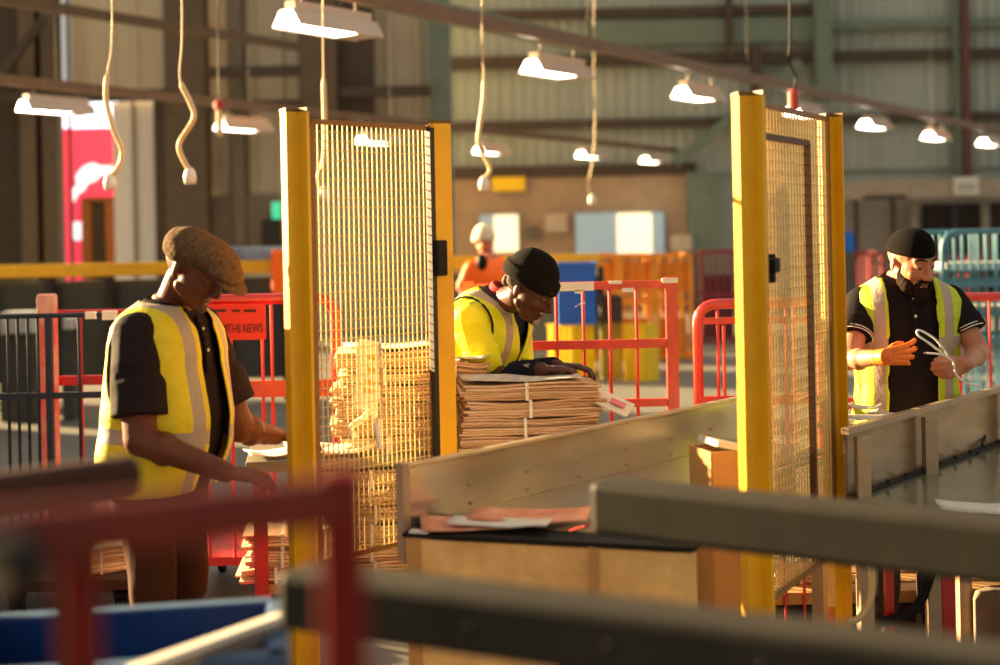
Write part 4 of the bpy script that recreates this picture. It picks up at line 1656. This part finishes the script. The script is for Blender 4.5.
def person(label, loc, yaw, A):
    t = thing('person', label, 'person', loc, yaw)
    M = root_matrix(t)
    Mi = M.inverted()
    R3i = Mi.to_3x3()
    A.setdefault('belly', 0)
    A.setdefault('wide', 1.0)
    A.setdefault('lean', 0)

    def W(p):
        return Mi @ V(p)

    def D(v):
        return R3i @ V(v)
    sh = {s: bend(V((s * 0.172 * A['wide'], 0.005, 1.392)), A['lean']) for s in (-1, 1)}
    el = {s: W(A['elbow'][s]) for s in (-1, 1)}
    wr = {s: W(A['wrist'][s]) for s in (-1, 1)}
    hd = W(A['head'])
    H = loc_frame(hd, A['hyaw'] - yaw, A['hpitch'], A.get('hroll', 0), A.get('hsc', 1.0))
    # ---- body, one continuous surface
    bm = NB()
    loft(bm, A, 0.0, 0.80, 1.52)
    nb = bend(V((0, 0.012, 1.46)), A['lean'])
    add_cap(bm, nb, H @ V((0, 0.022, -0.05)), 0.060, 0.056, 16)
    head_prims(bm, H)
    legs = {}
    ar = A.get('arm', 1.0)
    for s in (-1, 1):
        hip = V((s * 0.088, 0.0, 0.90))
        knee = V((s * 0.105, -0.025, 0.49))
        ank = V((s * 0.11, 0.03, 0.09))
        legs[s] = (hip, knee, ank)
        add_cap(bm, hip, knee, 0.086, 0.055, 14)
        add_cap(bm, knee, ank, 0.054, 0.036, 14)
        add_cap(bm, ank + V((0, -0.0, -0.04)), ank + V((0, -0.14, -0.052)), 0.036, 0.03, 10)
        add_cap(bm, sh[s], el[s], 0.055 * ar, 0.043 * ar, 14)
        add_cap(bm, el[s], wr[s], 0.043 * ar, 0.027 * ar, 14)
        mid = el[s].lerp(wr[s], 0.28)
        add_ell(bm, mid, (0.043 * ar, 0.043 * ar, 0.046 * ar))
        h = A['hand'][s]
        hand(bm, wr[s], D(h['d']), D(h['n']), D(h['t']), **h.get('k', {}))
    me = remesh(bm, 0.0052, 3)
    fin('body', me, A['skin'], t)
    # ---- eyes and brows
    for s in (-1, 1):
        bm = NB()
        add_ell(bm, H @ V((s * 0.031, -0.0835, 0.001)), (0.0125, 0.009, 0.0062), H.to_3x3().normalized())
        e = part('eye', bm, M_eye, t, True)
        bm = NB()
        add_ell(bm, H @ V((s * 0.031, -0.0905, -0.001)), (0.0052, 0.0028, 0.0052), H.to_3x3().normalized())
        part('iris', bm, M_iris, e, True)
        bm = NB()
        pts = [H @ V((s * x, y, z)) for x, y, z in ((0.012, -0.101, 0.030), (0.028, -0.098, 0.036), (0.044, -0.086, 0.034), (0.052, -0.078, 0.028))]
        add_tube(bm, spline(pts, 4), [0.003] * 4 + [0.0045] * 5 + [0.003] * 4, 6)
        part('eyebrow', bm, A['hair'], t, True)
    bm = NB()
    pts = [H @ V(p) for p in ((-0.021, -0.090, -0.0705), (-0.008, -0.0965, -0.0695), (0.008, -0.0965, -0.0695), (0.021, -0.090, -0.0705))]
    add_tube(bm, spline(pts, 4), 0.0022, 6)
    part('mouth', bm, M_mouth, t, True)
    # ---- shirt
    bm = NB()
    loft(bm, A, 0.013, A.get('shirt_z', 0.84), 1.475, flare=A.get('sflare', 0.0))
    for s in (-1, 1):
        f = A.get('sleeve', 0.62)
        add_cap(bm, sh[s], sh[s].lerp(el[s], 0.3), 0.065 * ar, 0.070 * ar, 16)
        if f <= 1.0:
            add_tube(bm, [sh[s], sh[s].lerp(el[s], f * 0.6), sh[s].lerp(el[s], f)], [0.066 * ar, 0.075 * ar, 0.076 * ar], 18)
        else:
            add_cap(bm, sh[s], el[s], 0.070, 0.058, 16)
            add_tube(bm, [el[s], el[s].lerp(wr[s], 0.5), el[s].lerp(wr[s], 0.93)], [0.056, 0.052, 0.044], 16)
    me = remesh(bm, 0.0062, 5)
    displace(me, 0.006, 9.0, A['seed'], (1, 1, 0.8))
    fin(A.get('shirt_name', 'shirt'), me, A['shirt'], t)
    if 'trim' in A and A.get('sleeve', 0.62) <= 1:
        for s in (-1, 1):
            f = A.get('sleeve', 0.62)
            a = sh[s].lerp(el[s], f - 0.005)
            d = (el[s] - sh[s]).normalized()
            x, y, _ = frame_of(d)
            for k, off in enumerate((0.0, 0.012)):
                bm = NB()
                c = a - d * off * 1.0
                add_tube(bm, [c + (x * cos(2 * pi * i / 20) + y * sin(2 * pi * i / 20)) * 0.0745 * ar for i in range(20)], 0.0022, 5, closed=True)
                part('sleeve_piping', bm, A['trim'], t, True)
    # collar: band lying round the neck
    bm = NB()
    n = 28
    rings = []
    for j, (off, z) in enumerate(((0.016, 1.462), (0.018, 1.495), (0.020, 1.508), (0.030, 1.490), (0.046, 1.458))):
        ring = []
        for k in range(n + 1):
            th = -pi / 2 + radians(16) + (2 * pi - radians(32)) * k / n
            hw, fr, bk = ring_at(max(z, 1.485), 0, 1)
            q = V(((hw + off) * cos(th), (fr if sin(th) < 0 else bk) * sin(th) + off * sin(th), z - (0.028 if sin(th) < 0 else 0) * (-sin(th)) ** 2 * (1 if sin(th) < 0 else 0)))
            ring.append(bm.verts.new(bend(q, A['lean'])))
        rings.append(ring)
    for j in range(len(rings) - 1):
        for k in range(n):
            bm.faces.new((rings[j][k], rings[j][k + 1], rings[j + 1][k + 1], rings[j + 1][k]))
    o = part('collar', bm, A.get('collar', A['shirt']), t, True)
    md = o.modifiers.new('thick', 'SOLIDIFY')
    md.thickness = 0.004
    if A.get('placket'):
        bm = NB()
        for k in range(7):
            z0, z1 = 1.46 - k * 0.026, 1.46 - (k + 1) * 0.026
            a = bend(tors(-pi / 2, z0, 0.020, A), A['lean'])
            b = bend(tors(-pi / 2, z1, 0.020, A), A['lean'])
            add_bar(bm, a, b, 0.030, 0.006, V((0, -1, 0)))
        pl = part('placket', bm, A['shirt'], t, True)
        for z in (1.42, 1.35):
            bm = NB()
            p = bend(tors(-pi / 2, z, 0.026, A), A['lean'])
            add_ell(bm, p, (0.006, 0.003, 0.006))
            part('button', bm, M_plug, pl, True)
    # ---- trousers
    bm = NB()
    loft(bm, A, 0.010, 0.78, 0.97, nz=8)
    for s in (-1, 1):
        hip, knee, ank = legs[s]
        add_cap(bm, hip, knee, 0.100, 0.078, 16)
        add_tube(bm, [knee + V((0, 0, 0.03)), knee.lerp(ank, 0.5), ank + V((0, 0, 0.0))], [0.078, 0.072, 0.070], 16)
    me = remesh(bm, 0.008, 4)
    displace(me, 0.008, 7.0, A['seed'] + 3)
    fin('trousers', me, A['trousers'], t)
    for s in (-1, 1):
        ank = legs[s][2]
        bm = NB()
        add_cap(bm, ank + V((0, 0.02, -0.035)), ank + V((0, -0.16, -0.045)), 0.048, 0.042, 14)
        add_cap(bm, ank + V((0, 0.01, 0.03)), ank + V((0, 0.01, -0.03)), 0.05, 0.05, 14)
        for v in bm.verts:
            v.co.z = max(v.co.z, 0.0)
        bmesh.ops.remove_doubles(bm, verts=bm.verts, dist=1e-5)
        part('shoe', bm, M_black, t, True)
    # ---- high-visibility vest over the trunk
    if 'vest' in A:
        vz0, vz1 = A.get('vest_z', 0.84), 1.492
        nz, nt = 96, 150
        bm = NB()
        lay = bm.verts.layers.float_vector.new('rest')
        g = []
        for i in range(nz + 1):
            z = vz0 + (vz1 - vz0) * i / nz
            row = []
            for k in range(nt):
                th = 2 * pi * k / nt - pi / 2
                fl = A.get('vflare', 0.012) * (1 - i / nz)
                o = 0.030 + fl + 0.005 * noise.noise(V((cos(th) * 2.2, sin(th) * 2.2, z * 5 + A['seed'])))
                p = tors(th, z, o, A)
                v = bm.verts.new(bend(p, A['lean']))
                v[lay] = p
                row.append(v)
            g.append(row)

        def hole(p):
            if abs(p.x) > 0.10 and ((p.y - 0.01) / 0.088) ** 2 + ((p.z - 1.305) / 0.155) ** 2 < 1 and not A.get('yoke'):
                return True
            if p.y < 0:
                op = A['open'](p.z)
                if abs(p.x - A.get('open_x', 0)) < op:
                    return True
                if p.z > 1.44 and abs(p.x) < 0.075:
                    return True
            if p.y >= 0 and p.z > 1.482 and abs(p.x) < 0.07:
                return True
            return False
        for i in range(nz):
            for k in range(nt):
                q = (g[i][k], g[i][(k + 1) % nt], g[i + 1][(k + 1) % nt], g[i + 1][k])
                c = (q[0][lay] + q[1][lay] + q[2][lay] + q[3][lay]) / 4
                if not hole(c):
                    bm.faces.new(q)
        bmesh.ops.delete(bm, geom=[v for v in bm.verts if not v.link_faces], context='VERTS')
        # relax the stepped cut edges
        for it in range(4):
            for v in [v for v in bm.verts if any(len(e.link_faces) == 1 for e in v.link_edges)]:
                bo = [e.other_vert(v).co for e in v.link_edges if len(e.link_faces) == 1]
                if len(bo) == 2:
                    v.co = v.co * 0.5 + (bo[0] + bo[1]) * 0.25
        o = part(A.get('vest_name', 'vest'), bm, A['vest'], t, True)
        md = o.modifiers.new('thick', 'SOLIDIFY')
        md.thickness = 0.004
        md.offset = 1
    return t, H, sh, el, wr, W, D


M_eye = mat('eye_white', (128, 108, 94), rough=0.3, var=0.02)
M_iris = mat('iris_dark', (30, 18, 12), rough=0.2)
M_mouth = mat('lip_line', (74, 34, 28), rough=0.5)
M_skin1 = mat('skin_brown', (112, 60, 34), rough=0.5, spec=0.3, rgb2=(98, 52, 30), scale=14)
M_skin2 = mat('skin_dark', (86, 50, 36), rough=0.45, spec=0.3, rgb2=(72, 42, 30), scale=14)
M_skin3 = mat('skin_tan', (196, 132, 98), rough=0.45, rgb2=(180, 116, 84), scale=14)
M_hairk = mat('hair_black', (26, 20, 18), rough=0.8, spec=0.15)
M_hairg = mat('hair_grey', (150, 138, 126), rough=0.8)
M_polo = mat('polo_dark', (44, 33, 32), rough=0.85, spec=0.12, rgb2=(36, 27, 26), bump=0.15, bscale=300)
M_polo3 = mat('polo_black', (34, 28, 28), rough=0.85, spec=0.12, rgb2=(27, 22, 22), bump=0.15, bscale=300)
M_trou = mat('trousers_brown', (74, 40, 22), rough=0.85, spec=0.15)
M_trouk = mat('trousers_black', (36, 32, 32), rough=0.8)
M_navyf = mat('navy_fleece', (30, 30, 44), rough=0.9, spec=0.12)
GREY = (178, 160, 138)
M_vest1 = banded('hi_vis_vest_flat_cap_man', (240, 214, 14), [(0, 0.085, 0.135, GREY, True), (2, 1.035, 1.085, GREY, False)])
M_vest2 = banded('hi_vis_jacket_beanie_man', (226, 232, 12), [(0, 0.095, 0.142, GREY, True), (2, 0.98, 1.03, GREY, False)])
M_vest3 = banded('hi_vis_vest_bearded_man', (204, 222, 16), [(2, 1.215, 1.262, GREY, False), (0, 0.116, 0.158, GREY, True)])

# --- man in the flat cap
k1 = 4.55
r1 = V((P(160, 400, k1).x, k1, 0))
A1 = dict(seed=1.0, belly=0.06, wide=1.12, lean=0.13, head=P(194, 268, 4.46), hyaw=radians(70), hpitch=radians(30), hsc=1.08, hroll=0.0, arm=1.25,
          elbow={-1: P(140, 440, 4.28), 1: P(240, 428, 4.72)},
          wrist={-1: P(226, 472, 4.25), 1: P(276, 436, 4.86)},
          hand={-1: dict(d=(0.9, 0.0, -0.12), n=(0, 0.3, -1), t=(0, 1, 0), k=dict(curl=(0.3, 0.4, 0.3))),
                1: dict(d=(0.9, 0.2, -0.05), n=(0.0, -0.1, -1), t=(0, -1, 0.1), k=dict(curl=(0.3, 0.4, 0.3)))},
          skin=M_skin1, hair=M_hairk, shirt=M_polo, trousers=M_trou, sleeve=0.78, vest=M_vest1, vest_z=0.86, vflare=0.02,
          open=lambda z: 0.062, placket=True)
t, H, sh, el, wr, W, D = person('person in brown flat cap and yellow vest over dark polo, handling papers', r1.to_tuple(), radians(72), A1)


def ellip_union(lst, H, voxel, sm=4):
    bm = NB()
    R = H.to_3x3()
    for c, r, rot in lst:
        add_ell(bm, H @ V(c), V(r) * H.median_scale, R.normalized() @ (rot or Matrix.Identity(3)), 28, 18)
    return remesh(bm, voxel, sm)


RX = lambda a: Matrix.Rotation(a, 3, 'X')
me = ellip_union([((0, 0.020, 0.052), (0.092, 0.108, 0.068), RX(-0.05)), ((0, -0.035, 0.066), (0.096, 0.108, 0.052), RX(0.14)),
                  ((0, -0.098, 0.048), (0.086, 0.066, 0.030), RX(0.24)), ((0, 0.03, 0.03), (0.087, 0.094, 0.045), None)], H, 0.004, 5)
displace(me, 0.003, 22, 2)
M_tweed = mat('tweed_cap', (116, 90, 62), rough=0.95, spec=0.1, rgb2=(78, 58, 40), scale=70, bump=0.4, bscale=160)
cap = fin('flat_cap', me, M_tweed, t)
me = ellip_union([((0, -0.132, 0.026), (0.074, 0.064, 0.007), RX(0.26))], H, 0.003, 3)
fin('cap_peak', me, M_tweed, cap)
me = ellip_union([((0, -0.086, -0.098), (0.022, 0.014, 0.016), None), ((-0.016, -0.094, -0.055), (0.012, 0.005, 0.004), None), ((0.016, -0.094, -0.055), (0.012, 0.005, 0.004), None)], H, 0.003, 2)
fin('goatee', me, mat('goatee_dark', (84, 66, 56), rough=0.9), t)

# --- man in the beanie, leaning over the stack
A2 = dict(seed=4.0, wide=1.18, lean=radians(30), head=P(529, 288, 5.30), hyaw=radians(66), hpitch=radians(30), hsc=1.06,
          elbow={-1: P(488, 380, 5.34), 1: P(517, 376, 5.54)},
          wrist={-1: P(542, 369, 5.12), 1: P(558, 366, 5.24)},
          hand={-1: dict(d=(1, 0.15, -0.02), n=(0, 0, -1), t=(0, 1, 0), k=dict(curl=(0.25, 0.75, 0.6))),
                1: dict(d=(1, -0.25, -0.02), n=(0, 0.0, -1), t=(0, -1, 0), k=dict(curl=(0.3, 0.7, 0.5)))},
          skin=M_skin2, hair=M_hairg, shirt=M_navyf, shirt_name='navy_undershirt', trousers=M_trouk, sleeve=2.0, collar=mat('collar_navy', (40, 36, 46), rough=0.8),
          open=lambda z: 0.012 + 0.05 * smst(1.3, 1.45, z), vest=M_vest2, vest_z=0.80, yoke=True, vest_name='jacket_body')
r2 = V((P(457, 400, 5.58).x, 5.58, 0))
t, H, sh, el, wr, W, D = person('person in black knit beanie and yellow jacket, bent over papers on stack', r2.to_tuple(), radians(66), A2)
# yellow jacket sleeves with dark armhole piping, red undercollar
for s in (-1, 1):
    bm = NB()
    add_cap(bm, sh[s], sh[s].lerp(el[s], 0.3), 0.088, 0.084, 18)
    add_tube(bm, [sh[s], sh[s].lerp(el[s], 0.45), sh[s].lerp(el[s], 0.84)], [0.088, 0.082, 0.076], 20)
    me = remesh(bm, 0.006, 4)
    displace(me, 0.007, 11, 5 + s)
    sl = fin('jacket_sleeve', me, mat('hi_vis_sleeve', (226, 232, 12), rough=0.6, var=0.06, bump=0.3, bscale=40), t)
    ax = (el[s] - sh[s]).normalized()
    bm = NB()
    pts = []
    for i in range(24):
        a = 2 * pi * i / 24
        pts.append(bend(V((s * (0.150 + 0.03 * cos(a)), 0.01 + 0.112 * sin(a), 1.375 + 0.112 * cos(a))), A2['lean']) + V((s * 0.055, 0, 0)))
    add_tube(bm, pts, 0.005, 6, closed=True)
    part('piping', bm, M_black, sl, True)
bm = NB()
for k in range(3):
    pts = []
    for i in range(25):
        th = -pi / 2 + radians(22) + (2 * pi - radians(44)) * i / 24
        q = V(((0.078 - k * 0.004) * cos(th), 0.070 * sin(th), 1.512 + k * 0.008 - (0.03 * sin(th) ** 2 if sin(th) < 0 else 0)))
        pts.append(bend(q, A2['lean']))
    add_tube(bm, pts, 0.008, 8)
part('red_collar', bm, mat('collar_red', (190, 26, 22), rough=0.8), t, True)


def beanie(H, bm, z0=0.012, top=0.135, r=(0.085, 0.106), n=40, ribs=0.0016, roll=True, tilt=0.0, yc=0.012):
    prof = []
    for i in range(19):
        f = i / 18
        a = f * pi / 2
        prof.append((cos(a) ** 0.75 if i < 18 else 0.0, z0 + (top - z0) * sin(a) ** 1.0))
    if roll:
        prof = [(1.0, z0 - 0.006), (1.055, z0 - 0.002), (1.075, z0 + 0.014), (1.065, z0 + 0.036), (1.045, z0 + 0.044), (1.0, z0 + 0.046)] + [p for p in prof if p[1] > z0 + 0.047]
    rings = []
    for q, z in prof:
        ring = []
        for k in range(n * 2):
            th = pi * k / n
            rr = q * (1 + (ribs / 0.09 if k % 2 else 0))
            ring.append(bm.verts.new(H @ V((r[0] * rr * cos(th), yc + r[1] * rr * sin(th), z + tilt * sin(th) * q))))
        rings.append(ring)
    m = n * 2
    for i in range(len(rings) - 1):
        for k in range(m):
            bm.faces.new((rings[i][k], rings[i][(k + 1) % m], rings[i + 1][(k + 1) % m], rings[i + 1][k]))
    bm.faces.new(rings[0][::-1])
    bmesh.ops.remove_doubles(bm, verts=rings[-1], dist=0.004)


bm = NB()
beanie(H, bm, 0.022, 0.150, (0.088, 0.110))
part('beanie', bm, mat('beanie_black', (26, 21, 17), rough=1.0, spec=0.15, rgb2=(18, 14, 11), scale=40, bump=0.5, bscale=150), t, True)
me = ellip_union([((0, -0.084, -0.098), (0.022, 0.016, 0.018), None), ((-0.016, -0.096, -0.054), (0.014, 0.006, 0.005), None), ((0.016, -0.096, -0.054), (0.014, 0.006, 0.005), None)], H, 0.003, 2)
fin('grey_goatee', me, M_hairg, t)
me = ellip_union([((s * 0.068, 0.035, 0.004), (0.012, 0.04, 0.022), None) for s in (-1, 1)] + [((0, 0.085, -0.01), (0.055, 0.022, 0.03), None)], H, 0.004, 2)
fin('hair', me, mat('hair_salt', (104, 94, 86), rough=0.9), t)
# biro held in the near hand
# --- bearded man
k3 = 5.46
A3 = dict(seed=9.0, wide=1.07, belly=0.01, lean=0.06, head=P(911, 261, 5.36), hyaw=radians(24), hpitch=radians(17), hroll=radians(-3), hsc=1.04,
          elbow={-1: P(850, 360, 5.28), 1: P(979, 352, 5.34)},
          wrist={-1: P(884, 357, 5.10), 1: P(967, 364, 5.14)},
          hand={-1: dict(d=(1, 0.12, 0.08), n=(0.1, 1, -0.05), t=(0, 0, 1), k=dict(curls=((0.30, 0.40, 0.3), (0.42, 0.5, 0.4), (0.52, 0.55, 0.45), (0.60, 0.6, 0.5)), spread=0.2, thumb=(0.85, 0.4, 0.5))),
                1: dict(d=(-1, 0.05, -0.28), n=(0.0, 1, 0), t=(-0.2, 0, 1), k=dict(curl=(0.7, 0.9, 0.6), thumb=(0.8, 0.4, 0.3)))},
          skin=M_skin3, hair=M_hairk, shirt=M_polo3, trousers=M_trouk, sleeve=0.62, trim=M_plug, vest=M_vest3, vest_z=0.92, vflare=0.0,
          open=lambda z: 0.098, open_x=-0.008, placket=True)
r3 = V((P(906, 400, k3).x, k3, 0))
t, H, sh, el, wr, W, D = person('person with black beard and skullcap in yellow vest, one orange glove', r3.to_tuple(), radians(-2), A3)
bm = NB()
h = A3['hand'][-1]
hand(bm, wr[-1], D(h['d']), D(h['n']), D(h['t']), curls=h['k']['curls'], spread=0.2, thumb=(0.85, 0.4, 0.5), inf=0.0014)
add_cap(bm, wr[-1] - (wr[-1] - el[-1]).normalized() * 0.03, wr[-1], 0.0325, 0.0315, 16)
dd = (wr[-1] - el[-1]).normalized()
add_tube(bm, [wr[-1] - dd * 0.035, wr[-1] - dd * 0.01, wr[-1] + dd * 0.02], [0.034, 0.033, 0.033], 16)
me = remesh(bm, 0.0028, 2)
fin('glove', me, mat('glove_orange', (246, 126, 20), rough=0.55, rgb2=(226, 104, 12), scale=20), t)
bm = NB()
beanie(H, bm, 0.032, 0.130, (0.083, 0.106), roll=False, ribs=0.0, tilt=-0.010)
part('skullcap', bm, mat('skullcap_black', (20, 16, 13), rough=1.0, spec=0.1, rgb2=(14, 11, 9), scale=60, bump=0.3, bscale=200), t, True)
lst = [((0, -0.050, -0.098), (0.056, 0.048, 0.040), None), ((0, -0.080, -0.112), (0.038, 0.032, 0.036), None), ((0, -0.097, -0.053), (0.028, 0.010, 0.008), None)]
for s in (-1, 1):
    lst += [((s * 0.056, -0.022, -0.062), (0.012, 0.026, 0.040), RX(-0.3)), ((s * 0.050, -0.046, -0.080), (0.022, 0.032, 0.030), None),
            ((s * 0.030, -0.090, -0.072), (0.010, 0.013, 0.024), None)]
me = ellip_union(lst, H, 0.0036, 2)
displace(me, 0.004, 60, 3)
fin('beard', me, mat('beard_black', (28, 20, 15), rough=0.95, spec=0.1, rgb2=(48, 36, 28), scale=60), t)
# the white strap he is threading (held, so a thing of its own)
w_ = [P(*q) for q in ((924, 353, 5.09), (938, 354, 5.09), (948, 356, 5.09), (936, 340, 5.08), (922, 331, 5.07), (917, 331, 5.06), (919, 336, 5.055), (932, 345, 5.06), (945, 356, 5.065),
                      (953, 362, 5.06), (956, 374, 5.06), (966, 383, 5.06), (980, 386, 5.07))]
bm = NB()
add_tube(bm, spline(w_, 8), 0.0042, 8)
single('strapping_loop', bm, M_strap, 'white plastic strap looped between bearded man\'s hands', 'strap', smooth=True)

# --- far worker in orange
kf = 13.0
Af = dict(seed=13.0, wide=1.15, lean=0.12, head=P(484, 241, kf), hyaw=radians(30), hpitch=radians(8), hsc=1.15,
          elbow={-1: P(462, 287, kf - 0.1), 1: P(513, 287, kf + 0.1)}, wrist={-1: P(470, 305, kf - 0.25), 1: P(508, 306, kf - 0.2)},
          hand={-1: dict(d=(0.3, -0.6, -0.5), n=(1, 0, 0), t=(0, -0.5, 1)), 1: dict(d=(-0.3, -0.6, -0.5), n=(-1, 0, 0), t=(0, -0.5, 1))},
          skin=mat('skin_far', (220, 130, 90), rough=0.5), hair=M_hairk, shirt=M_hiorange, shirt_name='orange_jacket', trousers=M_trouk, sleeve=2.0,
          open=lambda z: 0)
rf = V((P(490, 300, kf).x, kf, 0))
t, H, sh, el, wr, W, D = person('far-off person in orange jacket and pale hood behind man in beanie', rf.to_tuple(), radians(20), Af)
bm = NB()
beanie(H, bm, 0.0, 0.15, (0.095, 0.118), roll=False, ribs=0.0, tilt=-0.02)
part('pale_hood', bm, mat('hood_cream', (236, 216, 186), rough=0.8), t, True)
bm = NB()
q = W(P(482, 262, kf - 0.18))
add_ell(bm, q, (0.055, 0.05, 0.085))
part('dark_radio', bm, M_black, t, True)

# ------------------------------------------------------------------ light
w = bpy.data.worlds.new('hall_air')
SC.world = w
w.use_nodes = True
bg = w.node_tree.nodes['Background']
bg.inputs[0].default_value = (1.0, 0.92, 0.80, 1)
bg.inputs[1].default_value = 0.40
sun = bpy.data.lights.new('low_sun', 'SUN')
sun.energy = 27.0
sun.color = (1.0, 0.71, 0.36)
sun.angle = radians(0.8)
so = bpy.data.objects.new('low_sun', sun)
COL.objects.link(so)
el, az = radians(13), radians(29)
sd = V((-cos(az) * cos(el), sin(az) * cos(el), sin(el)))     # towards the sun
so.rotation_euler = (-sd).to_track_quat('-Z', 'Y').to_euler()
so.location = sd * 20

# ------------------------------------------------------------------ camera
cam = bpy.data.cameras.new('camera')
cam.sensor_width = 36.0
cam.sensor_fit = 'HORIZONTAL'
cam.lens = FPX / 1000 * 36.0
cam.shift_y = -(332.5 - HZ) / 1000.0
cam.clip_start = 0.05
cam.clip_end = 200
cam.dof.use_dof = True
cam.dof.focus_distance = 5.25
cam.dof.aperture_fstop = 1.35
co = bpy.data.objects.new('camera', cam)
COL.objects.link(co)
co.matrix_world = Matrix(((CR, SR, 0, 0), (0, 0, -1, 0), (-SR, CR, 0, HC), (0, 0, 0, 1)))
SC.camera = co

vs = SC.view_settings
SC.display_settings.display_device = 'sRGB'
vs.view_transform = 'Standard'
vs.look = 'None'
vs.gamma = 1
vs.exposure = 0.5
vs.use_curve_mapping = False
